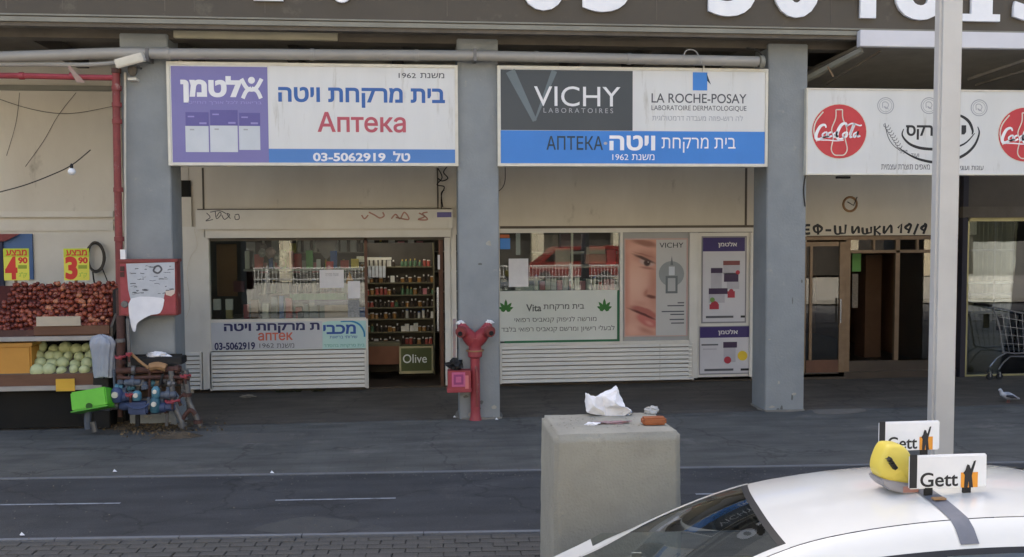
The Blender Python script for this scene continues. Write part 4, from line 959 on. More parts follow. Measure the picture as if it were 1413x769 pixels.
# product posters
m_pp = mat('poster_paper', '#cfcdd0', .5, '#c2c0c4', 2, .6); m_pv = mat('poster_violet', '#352468', .5); m_ppd = mat('poster_plum', '#3a2448', .5); m_ppr = mat('poster_red', '#b03042', .5); m_ppb = mat('poster_brick', '#82403f', .5); m_ppg = mat('pale_grey_print', '#b9b6bd', .5)
t = thing('product_poster', 'upper tall poster with a violet header and scattered medicine packs', 'poster', onY(998, 445, YS))
Yr = YS - .012
panel('border', (968, 326, 1030, 446), Yr, .006, mat('poster_rim', '#8c8a8e', .5), t); panel('sheet', (970, 328, 1028, 444), Yr - .0015, .0014, m_pp, t)
L_ = Yr - .0015
panel('header', (970, 328, 1028, 347), L_ - .0015, .0014, m_pv, t); text(heb('אלטמן'), (991, 334, 1017, 342), L_ - .0015, m_pp, t, .03)
for rc, mm in (((998, 360, 1021, 366), m_ppb), ((998, 366, 1021, 378), m_ppg), ((981, 370, 997, 377), m_ppd), ((981, 377, 996, 398), m_ppg), ((999, 377, 1019, 389), m_ppd), ((1003, 389, 1020, 399), m_ppg), ((978, 398, 1004, 406), m_ppd), ((978, 406, 1000, 418), m_ppg), ((1004, 402, 1014, 411), m_ppr), ((979, 420, 992, 427), m_ppr)):
    panel('pack_print', rc, L_ - .0015, .0014, mm, t)
disc(1018, 376, 3, m_ppr, t, L_ - .002, 12, 'berry_print'); disc(983, 414, 3.5, mat('leafy', '#7aa052', .5), t, L_ - .002, 12, 'leaf_print'); disc(1009, 402, 3.2, m_ppr, t, L_ - .002, 12, 'berry_print'); disc(986, 421, 5.5, m_ppr, t, L_ - .002, 14, 'berry_print')
panel('footer_print', (974, 436, 1012, 439), L_ - .0015, .0014, m_greytext, t); panel('footer_print', (1022, 435.5, 1028, 438.5), L_ - .0015, .0014, m_ink, t)
t = thing('product_poster', 'lower squat poster with a violet header, one pack and a yellow sticker', 'poster', onY(1001, 515, YS))
panel('border', (965, 450, 1038, 516.5), Yr, .006, mat('poster_rim', '#8c8a8e'), t); panel('sheet', (966, 451, 1037, 515), Yr - .0015, .0014, m_pp, t)
panel('header', (966, 451, 1037, 466), L_ - .0015, .0014, m_pv, t); text(heb('אלטמן'), (991, 455, 1018, 463), L_ - .0015, m_pp, t, .03)
panel('pack_print', (998, 472, 1017, 480), L_ - .0015, .0014, m_ppd, t); panel('pack_print', (998.5, 480, 1015, 500), L_ - .0015, .0014, m_ppg, t); disc(1004, 497, 5, m_ppr, t, L_ - .002, 14, 'berry_print')
disc(1024.5, 491, 6.8, m_yellow, t, L_ - .0015, 18, 'sticker_print'); panel('fine_print', (968, 475, 991, 477), L_ - .0012, .001, m_greytext, t); panel('fine_print', (970, 481, 989, 483), L_ - .0012, .001, m_ppg, t)
panel('footer_print', (972, 509, 1012, 512), L_ - .0015, .0014, m_greytext, t); panel('footer_print', (1022, 508.5, 1037, 511.5), L_ - .0015, .0014, m_ink, t)
# display in second window
disp('blue_sign_card', 'small blue card with an orange top in the corner of the second window', 'card', (690, 329, 704, 344), m_blue2, YS + .004, .002, 0)
disp('orange_strip', 'orange strip above the small blue card', 'card', (690, 324, 703, 328.5), mat('os', '#b8643a', .6), YS + .004, .002, 0)
disp('white_notice', 'white sheet hanging on the glass left of the second window above the banner', 'notice', (702, 357, 729, 396), m_paper, YS + .004, .002, 0)
disp('pale_plank', 'pale narrow upright plank in the left of the second window', 'board', (712, 322, 718, 352), m_pack, YW, .03)
disp('taupe_box', 'large taupe carton high in the second window', 'box', (743, 324, 770, 347), mat('tp', '#8b7d74', .7, '#7a6d65', 3, .6), YW + .05, .2)
disp('plum_box', 'plum coloured carton high in the second window beside the taupe one', 'box', (774, 323, 788, 345), mat('plum', '#5b4148', .7), YW + .1, .2)
disp('plum_box', 'second plum carton high in the window right of the thin mullion', 'box', (792, 323, 808, 343), mat('plum2', '#4f3c42', .7), YW + .1, .2)
disp('cream_tall_box', 'tall cream carton in the middle of the second window', 'box', (766, 343, 787, 371), mat('crm', '#cbbbae', .6), YW, .12)
disp('pink_box', 'salmon pink carton with a cream lid in the right of the second window', 'box', (808, 351, 836, 364), mat('slm', '#c58d7f', .6), YW, .15)
disp('cream_lid_box', 'cream carton on top of the salmon pink carton', 'box', (809, 341, 835, 350.5), mat('crm2', '#b5a797', .6), YW, .15)
disp('red_box', 'red carton at the right end of the second window', 'box', (837, 345, 850, 366), m_cocared, YW, .1)
t = thing('display_shelf', 'long pale shelf holding cartons behind the second window glass', 'shelf', onY(775, 366, YW))
panel('board', (735, 366, 856, 370), YW - .02, .3, m_rail, t); panel('board', (735, 348, 856, 351), YW + .18, .3, m_rail, t); panel('lower_cloth', (690, 385, 856, 401), YW + .15, .03, mat('dk', '#4c5a50', .8, '#33403a', 5, .6), t)
for i in range(14):
    x = 740 + i * 8; k = rnd.choice([2, 4, 1, 6]); me = pal[k]; o = bpy.data.objects.new('window_' + me.name.split('.')[0], me); col.objects.link(o); P = onY(x, 400, YW + .1); o.location = (P.x, P.y, P.z); o.scale = (1.3, 1.3, rnd.uniform(1.3, 1.9))
    tag(o, '%s %s from the left in the row just above the dispensary banner' % (ORD[i + 1], {2: 'whitish carton', 4: 'pink carton', 1: 'red bottle', 6: 'pale tube'}[k]), 'product', 'products above the dispensary banner')

# ------------------------------------------------------------------ brass framed entrance
e = thing('entrance_front', 'brass framed glass entrance between the third column and the lamp pole', 'entrance', onY(1200, 522, YS))
def EP(nm, rc, m_=m_brass, Y=YS + .02, d=.07, **k): return panel(nm, rc, Y, d, m_, e, .003 if m_ is m_brass else 0, **k)
EP('header', (1108, 326, 1330, 331)); EP('sill', (1166, 497, 1330, 520), m_floor, YS + .05, .1)
EP('post', (1166, 330, 1173, 520)); EP('post', (1235, 330, 1241, 497)); EP('transom_bar', (1173, 345, 1330, 349))
EP('transom_mullion', (1205, 331, 1208, 345)); EP('transom_mullion', (1265, 331, 1268, 345))
EP('pane', (1241, 349, 1330, 497), m_glassd, YS + .05, .006); EP('transom_pane', (1173, 331, 1330, 345), m_glassd, YS + .05, .006)
d_ = thing('entrance_door', 'brass framed glass door right beside the third column', 'door', onY(1138, 521, YS))
for nm, rc in (('stile', (1158, 334, 1166, 520)), ('top_rail', (1108, 334, 1158, 340)), ('bottom_rail', (1108, 516, 1158, 520.5)), ('mid_stile', (1117, 340, 1121, 497)), ('stile', (1108, 340, 1112, 516))):
    panel(nm, rc, YS - .0, .05, m_brass, d_, .003)
panel('pane', (1121, 340, 1158, 497), YS + .02, .006, m_glassd, d_); panel('pane', (1112, 340, 1117, 497), YS + .02, .006, m_glassd, d_)
panel('kick_panel', (1112, 497, 1158, 516), YS + .01, .03, m_brown, d_)
P = onY(1160, 420, YS - .06); MB().ring([(P.x, YS - .06, .95), (P.x, YS - .06, 1.35)], .014, 8).build('handle', m_chrome, d_)
tag(pbox(1194, 352, 1216, 496, YS + 1.6, .4).build('lobby_pillar', mat('pillar_brown', '#735744', .6, '#5f4737', 3, .6)), 'reddish brown pillar standing in the dark entrance lobby', 'pillar')
tag(pbox(1176, 350, 1188, 375, YS + .5, .03).build('green_notice', mat('gn', '#5d9a4a', .5)), 'green notice just inside the dark entrance', 'notice')
tag(pbox(1176, 378, 1184, 425, YS + .6, .02).build('letter_boxes', mat('lb', '#9a9488', .6, '#4a4038', 30, .7)), 'pale mottled board of letter boxes under the green notice', 'letter box')
# graffiti
g = thing('wall_graffiti', 'black hand painted Cyrillic graffiti over the brass framed entrance', 'graffiti', onY(1200, 317, YS + .028))
mb = MB(); YG = YS + .029
for P in ([(1118, 311), (1111, 312), (1111, 322), (1118, 322)], [(1111, 317), (1117, 317)],
          [(1128, 309), (1129, 324)], [(1128, 311), (1123, 314), (1125, 320), (1131, 320), (1134, 315), (1129, 311)], [(1139, 318), (1147, 318)],
          [(1152, 311), (1153, 322), (1159, 322), (1159, 312)], [(1159, 322), (1166, 322), (1167, 310)],
          [(1176, 312), (1177, 322), (1184, 313), (1185, 322)], [(1190, 314), (1191, 322), (1196, 322), (1196, 315)], [(1196, 322), (1202, 321), (1202, 313)],
          [(1207, 312), (1207, 325)], [(1215, 312), (1208, 318), (1215, 324)], [(1220, 312), (1220, 322), (1229, 311), (1230, 322)],
          [(1239, 315), (1244, 309), (1243, 322)], [(1254, 310), (1249, 314), (1254, 317), (1257, 311), (1253, 309)], [(1257, 312), (1253, 322)], [(1267, 309), (1261, 324)], [(1276, 311), (1271, 315), (1276, 318), (1278, 311), (1275, 309)], [(1278, 312), (1274, 323)]):
    ribbon(mb, P, lambda t_: 3.0 + .6 * math.sin(9 * t_), YG, smooth=len(P) > 3)
mb.build('brush_strokes', m_ink, g)
t = thing('wall_vent', 'round brown vent ring on the wall above the graffiti', 'vent', onY(1173, 282, YS))
P = onY(1173, 282, YS + .02)
mb = MB(); mb.ring([(P.x + .115 * math.cos(a * math.pi / 12), P.y, P.z + .115 * math.sin(a * math.pi / 12)) for a in range(25)], .02, 6, False); mb.build('ring', m_tan, t, smooth=True)
MB().lathe([(.1, 0), (.1, .01)], P, 'Y', 20).build('grille', m_wall2, t); MB().ring([P + Vector((-.05, -.01, .04)), P + Vector((.05, -.02, -.02)), P + Vector((.11, -.02, .12))], .008, 5).build('cord', m_wire, t)

# ------------------------------------------------------------------ shop at far right
e = thing('shop_window', 'large glazed shop window behind the shopping cart at the right edge', 'window', onY(1400, 520, YS))
m_ybr = mat('pale_brass', '#b3aa7a', .4, '#9a9166', 5, .6, metal=.3)
panel('post', (1329, 300, 1336, 520), YS - .02, .07, m_ybr, e, .003); panel('header', (1336, 300, 1600, 305), YS - .02, .07, m_ybr, e)
panel('mullion', (1400, 305, 1404, 520), YS + .03, .03, m_ybr, e); panel('sill', (1329, 515, 1600, 521), YS - .03, .09, m_ybr, e)
panel('pane', (1336, 305, 1600, 515), YS + .012, .006, m_glass, e)
panel('mullion', (1372, 305, 1374, 430), YS + .03, .02, m_pipe, e)
BP('dark_jamb', mat('jamb_violet', '#2b2833', .7), onY(1322, 400, YS).x, onY(1329, 400, YS).x, YS - .1, YS + .04, 0, ZT)
wallpan('dark_beam', 1329, 285, 1600, 300, m_dark, YS - .12, .1)
t = thing('curtain', 'pale curtains inside the window at the right edge', 'curtain', onY(1360, 430, YS + .4))
a, b, c, d = pr(1337, 306, 1398, 432, YS + .35)
MB().grid(lambda i, j: (a + (b - a) * i, YS + .35 + .03 * math.sin(i * 60), c + (d - c) * j), 60, 1).build('cloth', mat('curtain', '#a9a390', .9, '#8d8a78', 3, .6), t, smooth=True)
t = thing('glass_shelving', 'bright metal edged shelves inside the window at the right edge', 'shelf', onY(1380, 430, YS + .2))
for y in (344, 389, 405, 414, 430): panel('shelf_board', (1340, y, 1500, y + 2.2), YS + .12, .2, m_white2 if y in (389, 414) else m_rail, t)
panel('lower_panel', (1337, 432, 1500, 515), YS + .3, .03, mat('lowpan', '#6c6558', .7, '#58524a', 3, .6), t)
tag(pbox(1404, 325, 1440, 425, YS + .5, .3).build('dark_cabinet', m_brown), 'dark cabinet standing behind the right window', 'cabinet')
# shopping cart
t = thing('shopping_cart', 'bare metal shopping cart parked in front of the shop window at the right edge', 'cart', onZ(1385, 520))
YK = onZ(1385, 524).y
def kp(x, y, dy=0): return onY(x, y, YK + dy)
for dy in (0, .45):
    for P in ([(1370, 424), (1378, 445), (1384, 486)], [(1384, 486), (1400, 488), (1440, 486)], [(1388, 487), (1376, 494), (1366, 506)], [(1413, 492), (1394, 492), (1385, 500), (1378, 510)], [(1370, 424), (1410, 432), (1450, 440)], [(1440, 486), (1450, 440)], [(1405, 492), (1460, 494), (1465, 508)]):
        MB().ring([kp(x, y, dy) for x, y in P], .013, 6).build('frame_tube', m_chrome, t, smooth=True)
for x, y in ((1370, 424), (1450, 440), (1384, 486), (1440, 486)): MB().ring([kp(x, y), kp(x, y, .45)], .011, 6).build('cross_tube', m_chrome, t, smooth=True)
P = kp(1368, 422); MB().ring([P, P + Vector((0, .45, 0))], .022, 8).build('handle', m_rubber, t, smooth=True)
for dy in (0, .45):
    for i in range(9):
        f0 = i / 8; MB().ring([kp(1372 + 77 * f0, 426 + 14 * f0, dy), kp(1386 + 54 * f0, 486, dy)], .004, 4).build('basket_wire', m_chrome, t)
    for i in range(1, 5):
        f0 = i / 5; MB().ring([kp(1370 + 12 * f0, 424 + 62 * f0, dy), kp(1450 - 10 * f0, 440 + 46 * f0, dy)], .004, 4).build('basket_wire', m_chrome, t)
panel('child_seat_flap', (1376, 436, 1384, 456), YK + .2, .02, m_rubber, t)
for (x, y, dy) in ((1366, 512, 0), (1379, 516, 0), (1462, 512, 0), (1366, 512, .45), (1462, 512, .45)):
    P = kp(x, y, dy); P.z = .055; MB().lathe([(.055, -.014), (.055, .014)], P, 'Y', 14).build('wheel', m_rubber, t, smooth=True)
    MB().box(P.x - .012, P.x + .012, P.y - .02, P.y + .02, .05, .13).build('fork', m_chrome, t)
# pigeon
pg = thing('pigeon', 'grey and white pigeon on the pavement near the shopping cart', 'bird', onZ(1391, 556))
P = onZ(1391, 556); 
def PV(x, y, z): return P + Vector((x, y, z))
MB().ring([PV(-.11, 0, .115), PV(-.09, 0, .125), PV(-.05, 0, .11), PV(0, 0, .1), PV(.06, 0, .085), PV(.1, 0, .075), PV(.17, 0, .055)], [.02, .035, .05, .058, .045, .028, .012], 10).build('body', mat('pigeon_grey', '#5c606c', .8, '#b9bcc4', 18, .5), pg, smooth=True)
MB().ring([PV(-.09, 0, .12), PV(-.105, 0, .155), PV(-.115, 0, .18), PV(-.125, 0, .195), PV(-.14, 0, .19), PV(-.155, 0, .183)], [.034, .026, .023, .022, .014, .003], 8).build('head', mat('pigeon_head', '#b7bac0', .7), pg, smooth=True)
for s_ in (-1, 1):
    MB().ring([PV(0, s_ * .018, .06), PV(.005, s_ * .018, .005), PV(-.02, s_ * .018, .003)], .004, 5).build('leg', mat('pleg', '#a0524a', .6), pg)
    MB().ring([PV(-.06, s_ * .05, .11), PV(.02, s_ * .055, .1), PV(.12, s_ * .02, .065)], [.015, .026, .006], 6).build('wing', mat('pwing', '#2f323b', .8), pg, smooth=True)

# ------------------------------------------------------------------ fire cabinet with torn posters
YH = YC - .2
t = thing('fire_hose_cabinet', 'red fire hose cabinet with torn papers on the first column', 'cabinet', onY(204, 436, YH))
panel('box', (163, 360, 244, 436), YH, .19, m_redold, t, .008)
panel('door', (166, 364, 242, 434), YH - .012, .012, m_red, t, .004)
panel('rim', (162, 358, 245, 362), YH - .02, .2, m_redold, t, .004)
P = onY(172, 420, YH - .02); MB().lathe([(.045, 0), (.04, -.02)], P, 'Y', 16).build('lock', m_galv, t, smooth=True)
for (x, y) in ((168, 371), (168, 379)): P = onY(x, y, YH - .02); MB().box(P.x - .015, P.x + .03, P.y - .015, P.y, P.z - .03, P.z + .03).build('hinge', m_rust, t)
pst = tag(ppoly([(174, 364), (241, 362), (241.5, 402), (236, 404), (228, 402), (226, 412), (180, 413), (177, 400)], YH - .014, .002).build('pasted_notice', mat('notice_grey', '#c6c8cc', .8, '#a9adb2', 6, .7, dirt='#6f7276', dscale=9, dlo=.62)), 'grey printed notice pasted across the red fire cabinet', 'notice')
P0 = ppoly(catmull([(181, 412), (222, 411), (226, 418), (221, 432), (208, 435), (196, 441), (189, 447), (187, 457), (183, 456), (179, 440)], 3, True), YH - .022, .002)
tag(P0.build('torn_paper', m_paper), 'bright white torn paper hanging off the red fire cabinet', 'paper')
tag(ppoly([(228, 402), (241, 400), (241, 405), (236, 409), (229, 407)], YH - .02, .002).build('torn_corner', mat('pinkish', '#d9c6b8', .8)), 'small pinkish torn scrap at the right of the pasted notice', 'paper')
mb = MB()
for i in range(46):
    x, y = rnd.uniform(178, 236), rnd.choice([368, 372, 377, 382, 386, 391, 396, 400, 405]) + rnd.uniform(-1, 1); L = rnd.uniform(2, 9)
    ribbon(mb, [(x, y), (x + L * .5, y + rnd.uniform(-1, 1)), (min(x + L, 240), y + rnd.uniform(-.6, .6))], rnd.uniform(.4, 1.3), YH - .0165)
ribbon(mb, [(213, 369), (219, 367), (223, 372), (218, 377), (212, 374), (214, 369)], 2.6, YH - .0168)
mb.build('notice_marks', m_greytext, pst)

# ------------------------------------------------------------------ water meters
t = thing('water_meter_rack', 'rusty pipe rack with blue water meters and red valve wheels before the first column', 'water meters', onZ(200, 590))
YM = onZ(205, 586).y
m_bluegrey = mat('bluegrey', '#5c6675', .6, '#474d57', 8, .7, dirt='#6a5d50', dscale=8, dlo=.6)
YM = min(YM, YC - .3)
def mp_(x, y, dy=0): return onY(x, y, YM + dy)
def mt(nm, pts, rad, m_, dy=0, n=8):
    P = [mp_(a[0], a[1], dy + (a[2] if len(a) > 2 else 0)) for a in pts]
    if len(P) > 2: P = [Vector(q) for q in catmull([tuple(v) for v in P], 4)]
    return MB().ring(P, rad, n).build(nm, m_, t, smooth=True)
mt('riser_pipe', [(166, 436), (167, 470), (166, 500), (167, 545)], .05, m_rust, 0.08, 12)
mt('riser_pipe', [(176, 440), (178, 480), (179, 505)], .022, m_galv, .05)
mt('header_pipe', [(161, 512), (190, 511), (220, 511), (250, 509)], .042, m_rust, .05, 12)
mt('header_pipe', [(163, 531), (200, 531), (250, 530)], .03, m_galv, .15, 10)
mt('slanted_pipe', [(180, 487), (192, 498), (205, 508)], .018, m_tan, -.05)
mt('pipe_wrap', [(207, 507), (218, 505), (229, 508)], [.03, .06, .03] if False else .052, m_tan, 0)
mt('vertical_pipe', [(236, 512), (237, 530), (238, 551)], .036, m_galv, 0, 10)
mt('vertical_pipe', [(256, 511), (258, 530), (260, 553)], .036, m_galv, .05, 10)
mt('elbow_pipe', [(238, 553), (243, 566), (250, 580), (252, 592)], .034, m_galv, 0, 10)
mt('elbow_pipe', [(260, 553), (266, 566), (272, 578), (276, 588)], .034, m_galv, .05, 10)
mt('elbow_pipe', [(252, 578), (262, 566), (270, 572)], .028, m_rust, 0, 8)
mt('bottom_pipe', [(190, 566), (215, 568), (240, 562)], .03, m_bluep, .05, 10)
mt('left_elbow', [(152, 563), (138, 562), (124, 566), (121, 578), (122, 592)], .042, mat('bluegrey', '#5c6675', .6, '#474d57', 8, .7, dirt='#6a5d50', dscale=8, dlo=.6), -.05, 10)
mt('left_pipe', [(128, 582), (131, 596)], .035, m_galv, -.05, 8)
for (x, y, rr, hh, mm) in ((161, 545, .075, .09, m_bluep), (214, 558, .06, .1, mat('teal_meter', '#3b6b7c', .5, '#2d5563', 6, .6)), (215, 541, .05, .07, m_cyanp), (189, 546, .055, .06, m_cyanp)):
    P = mp_(x, y, -.06); bd_ = MB().lathe([(rr * .8, -hh), (rr, -hh * .7), (rr, hh * .5), (rr * .8, hh * .7), (rr * .5, hh)], P, 'Z', 14).build('meter_body', mm, t, smooth=True)
    MB().lathe([(rr * .55, 0), (rr * .5, -.02)], P + Vector((0, -rr * .9, .01)), 'Y', 12).build('dial', m_wall2, bd_)
pbox(176, 556, 203, 573, YM - .12, .16).build('meter_box', m_bluep, t, bevel=.02)
P = mp_(190, 560, -.13); MB().ring([P + Vector((-.14, 0, .02)), P + Vector((-.05, -.02, -.03)), P + Vector((.06, -.02, -.03)), P + Vector((.14, 0, .02))], .012, 6).build('box_strap', m_bluep, t)
for (x, y, rr) in ((238, 554, .085), (256, 519, .06), (180, 545, .055), (166, 493, .06), (178, 489, .03)):
    P = mp_(x, y, -.08); mb = MB(); mb.ring([P + Vector((rr * math.cos(a * math.pi / 8), rr * math.sin(a * math.pi / 8) * .6, .012 * math.sin(a))) for a in range(17)], .011, 6, False)
    for a in (0, 2.1, 4.2): mb.ring([P, P + Vector((rr * math.cos(a), rr * math.sin(a) * .6, 0))], .008, 5)
    mb.lathe([(.02, -.03), (.02, .02)], P, 'Z', 8); vw_ = mb.build('valve_wheel', m_red, t, smooth=True)
    MB().ring([P, P - Vector((0, 0, .1))], .016, 6).build('valve_stem', m_rust, vw_)
for (x, y) in ((166, 470), (167, 500), (185, 511), (237, 520), (237, 545), (258, 545), (205, 566), (230, 565), (252, 586), (273, 582), (245, 510)):
    P = mp_(x, y, .03); MB().lathe([(.045, -.022), (.058, -.02), (.058, .02), (.045, .022)], P, 'Z' if y not in (511, 566, 565, 510) else 'X', 8).build('coupling', m_rust if (x + y) % 2 else m_galv, t)
mt('support_post', [(166, 545), (166, 575)], .03, m_rust, .1); mt('support_post', [(231, 560), (230, 588)], .02, m_galv, .02)
mt('support_post', [(190, 572), (190, 588)], .03, m_rubber, .0)
for i in range(7):
    x = 156 + i * 16 + rnd.uniform(-3, 3); mt('small_pipe', [(x, 508 + rnd.uniform(0, 18)), (x + rnd.uniform(-2, 2), 540 + rnd.uniform(0, 16))], rnd.uniform(.012, .02), rnd.choice([m_rust, m_galv, m_bluegrey, m_galv]), rnd.uniform(.0, .1), 6)
pbox(182, 516, 249, 549, YM + .16, .03).build('rusty_back_plate', mat('plate', '#6e5a49', .9, '#453931', 6, .8, .4, 40, dirt='#8d8070', dscale=8, dlo=.6), t)
mt('header_pipe', [(165, 549), (190, 552), (212, 551), (236, 553)], .03, m_galv, .08, 10); mt('header_pipe', [(162, 521), (180, 522), (232, 520), (262, 523)], .024, m_rust, .0, 8)
for i in range(12):
    x = rnd.uniform(158, 262); y = rnd.uniform(515, 560); P = mp_(x, y, rnd.uniform(-.04, .08)); MB().lathe([(.025, -.045), (.042, -.04), (.045, 0), (.03, .012), (.03, .05)], P, rnd.choice('XZ'), 8).build('fitting', rnd.choice([m_rust, m_galv, m_bluegrey, m_cyanp, m_brass, m_galv]), t, smooth=True)
for i in range(9):
    x = rnd.uniform(160, 255); y = rnd.uniform(512, 575); mt('small_pipe', [(x, y), (x + rnd.uniform(-12, 12), y + rnd.uniform(-4, 14)), (x + rnd.uniform(-16, 16), y + rnd.uniform(6, 22))], rnd.uniform(.012, .022), rnd.choice([m_rust, m_galv, m_rubber, m_bluegrey]), rnd.uniform(-.05, .1), 6)
for (x, y, rr, L_) in ((172, 548, .05, .12), (188, 560, .055, .2), (206, 560, .05, .1), (224, 562, .05, .16), (232, 545, .045, .1), (150, 560, .05, .12), (183, 528, .04, .1)):
    P = mp_(x, y, -.02); MB().lathe([(rr * .7, -L_), (rr, -L_ * .85), (rr, -L_ * .3), (rr * 1.3, -L_ * .25), (rr * 1.3, L_ * .25), (rr, L_ * .3), (rr, L_ * .85), (rr * .7, L_)], P, 'X', 10).build('valve_body', rnd.choice([m_bluegrey, m_galv, m_bluep, m_bluegrey]), t, smooth=True)
    MB().ring([P, P + Vector((0, 0, rr * 2.2))], rr * .5, 8).build('valve_neck', m_bluegrey, t, smooth=True)
tr = thing('black_tray', 'black shelf above the water meters with crumpled paper on it', 'tray', onY(214, 504, YC - .2))
Yt = YC - .26; panel('tray', (177, 494, 251, 504), Yt, .25, m_rubber, tr, .008); panel('tray_lip', (177, 489, 251, 494), Yt + .2, .02, m_rubber, tr)
blob('crumpled_paper', 'crumpled white paper on the black tray above the meters', 'paper', onY(217, 490, YC - .15), .13, .06, .04, m_paper, 5, .9)
cb = thing('valve_cover', 'bright lime green plastic cover tilted over the left water meter', 'cover', onY(128, 552, YM - .1))
P = onY(128, 552, YM - .16); Mr = Matrix.Translation(P) @ Matrix.Rotation(-.16, 4, 'Y') @ Matrix.Rotation(-.25, 4, 'X')
MB().box(-.21, .21, -.13, .13, -.11, .12, Mr).build('lid', m_green, cb, bevel=.015); MB().box(-.22, .22, -.14, .14, -.125, -.11, Mr).build('rim', mat('gdark', '#4ba023', .5), cb)
MB().lathe([(.04, 0), (.04, .01)], Mr @ Vector((0, -.136, -.085)), 'Y', 12).build('finger_notch', mat('gd2', '#2a5a1c', .6), cb)
# dirt heap and rubble at its foot
def mound(nm, px, py, rx, ry, hz, m_, seed):
    P = onZ(px, py); from mathutils import noise
    def fn(i, j):
        a = 2 * math.pi * i; rr = j; x, y = math.cos(a) * rr, math.sin(a) * rr; n_ = noise.noise(Vector((x * 3 + seed, y * 3, 0)))
        k = 1 + .25 * noise.noise(Vector((math.cos(a) * 1.5 + seed, math.sin(a) * 1.5, 3)))
        return (P.x + x * rx * k, P.y + y * ry * k, .002 + max(0, hz * (1 - rr ** 2) * (1 + .8 * n_)))
    return stuff(MB().grid(fn, 40, 9).build(nm, m_, smooth=True))
mound('dirt', 205, 587, .75, .28, .06, m_dirtm, 3); mound('dirt', 245, 603, .3, .12, .05, m_dirtm, 8)
deb = MB(); dm = mat('leaf_litter', '#7a6648', .9, '#4b3d2a', 30, .8)
for i in range(420):
    x, y = rnd.gauss(215, 35), rnd.gauss(594, 6)
    P = onZ(x, max(575, min(612, y))); s_ = rnd.uniform(.008, .03); a = rnd.uniform(0, 6.3)
    deb.add([(P.x + s_ * math.cos(a + k * 1.57) * (1 if k % 2 else .5), P.y + s_ * math.sin(a + k * 1.57) * (1 if k % 2 else .5), .03 + rnd.uniform(0, .035)) for k in range(4)], [(0, 1, 2, 3)])
stuff(deb.build('leaf_litter', dm))
# grit and pebbles scattered over pavement
gr = MB()
for i in range(1500):
    x, y = rnd.uniform(-40, 1450), rnd.choice([rnd.uniform(560, 760), rnd.gauss(595, 10), rnd.gauss(655, 5)]); P = onZ(x, min(max(y, 545), 765)); s_ = rnd.uniform(.004, .011); a = rnd.uniform(0, 6)
    if P.y > YS - .1 or P.y < 5.5: continue
    gr.add([(P.x + s_ * math.cos(a), P.y + s_ * math.sin(a), .004), (P.x + s_ * math.cos(a + 2), P.y + s_ * math.sin(a + 2), .004), (P.x + s_ * math.cos(a + 4), P.y + s_ * math.sin(a + 4), .004), (P.x, P.y, .004 + s_ * .8)], [(0, 1, 3), (1, 2, 3), (2, 0, 3)])
stuff(gr.build('grit', mat('grit', '#85827a', .9, '#4e4b45', 90, .8)))

# ------------------------------------------------------------------ red siamese standpipe
t = thing('fire_standpipe', 'red twin headed fire standpipe in front of the middle column', 'standpipe', onZ(656, 580))
PB = onZ(656, 579); YQ = PB.y - .02; X = PB.x
zc = lambda y: onY(656, y, YQ).z
MB().lathe([(.1, 0), (.085, .03), (.075, .1), (.072, zc(500)), (.075, zc(494)), (.11, zc(492)), (.115, zc(486)), (.1, zc(483)), (.1, zc(478)), (.125, zc(474)), (.13, zc(466))], (X, YQ, 0), 'Z', 18, Matrix.Diagonal((.84, .84, 1, 1))).build('riser', m_red, t, smooth=True)
MB().lathe([(.118, zc(484.5)), (.118, zc(483))], (X, YQ, 0), 'Z', 18).build('gasket', m_tan, t)
for s_ in (-1, 1):
    a0 = Vector((X + s_ * .03, YQ, zc(470))); a1 = Vector((X + s_ * .13, YQ - .05, zc(458))); a2 = Vector((X + s_ * .17, YQ - .12, zc(456)))
    ou_ = MB().ring([a0, (a0 + a1) / 2, a1, a2], [.098, .094, .08, .07], 14).build('outlet', m_red, t, smooth=True)
    MB().ring([a1 + Vector((s_ * .0, .03, .02)), a1 + Vector((s_ * .05, .0, .1)), a1 + Vector((s_ * .055, 0, .13))], [.07, .055, .025], 10).build('neck', m_red, t, smooth=True)
    MB().ring([a2, a2 + Vector((s_ * .03, -.05, -.005))], [.076, .072], 12).build('outlet_cap', m_redold, ou_, smooth=True)
    MB().ring([a2 + Vector((s_ * .032, -.055, -.02)), a2 + Vector((s_ * .035, -.075, -.025))], .03, 8).build('cap_nut', m_rubber, ou_)
    blob('pigeon_droppings', '', '', a1 + Vector((s_ * .06, 0, .13)), .05, .03, .025, m_white2, 3 + s_, .8, parent=None)
for o in [o for o in col.objects if o.name.startswith('pigeon_droppings')]:
    tag(o, 'white crust of droppings on the %s head of the red standpipe' % ('left' if o.location.x < X else 'right'), 'droppings')
MB().ring([(X, YQ - .02, zc(500)), (X + .02, YQ - .085, zc(512)), (X + .02, YQ - .085, zc(560))], .02, 6).build('side_tube', m_redold, t, smooth=True)
t = thing('red_hose_box', 'small red box with a pink printed square beside the standpipe', 'box', onY(634, 541, YQ))
panel('body', (618, 512, 650, 539), YQ - .12, .22, m_red, t, .008); panel('base', (617, 537, 651, 542), YQ - .13, .24, m_red, t, .004)
panel('pink_print', (623.5, 514, 642, 534), YQ - .123, .002, mat('pinkp', '#c8668c', .5, '#b4557b', 30, .6), t)
for k in (0, 3): panel('print_line', (626 + k, 517 + k, 639.5 - k, 531 - k), YQ - .1245 - k * .0004, .001, mat('pinkd', '#9a4072', .5) if k == 0 else mat('pinkp', '#c8668c'), t)
MB().ring([(onY(650, 520, YQ).x, YQ, zc(522)), (X, YQ, zc(522))], .025, 8).build('bracket', m_red, t); MB().box(onY(641, 520, YQ).x, onY(646, 520, YQ).x, YQ - .122, YQ - .11, zc(536), zc(516)).build('latch_strip', mat('pale_red', '#d67a78', .5), t)
blob('black_bag', 'crumpled black bag resting on the small red box', 'bag', onY(628, 504, YQ), .1, .08, .08, m_rubber, 11, .9)
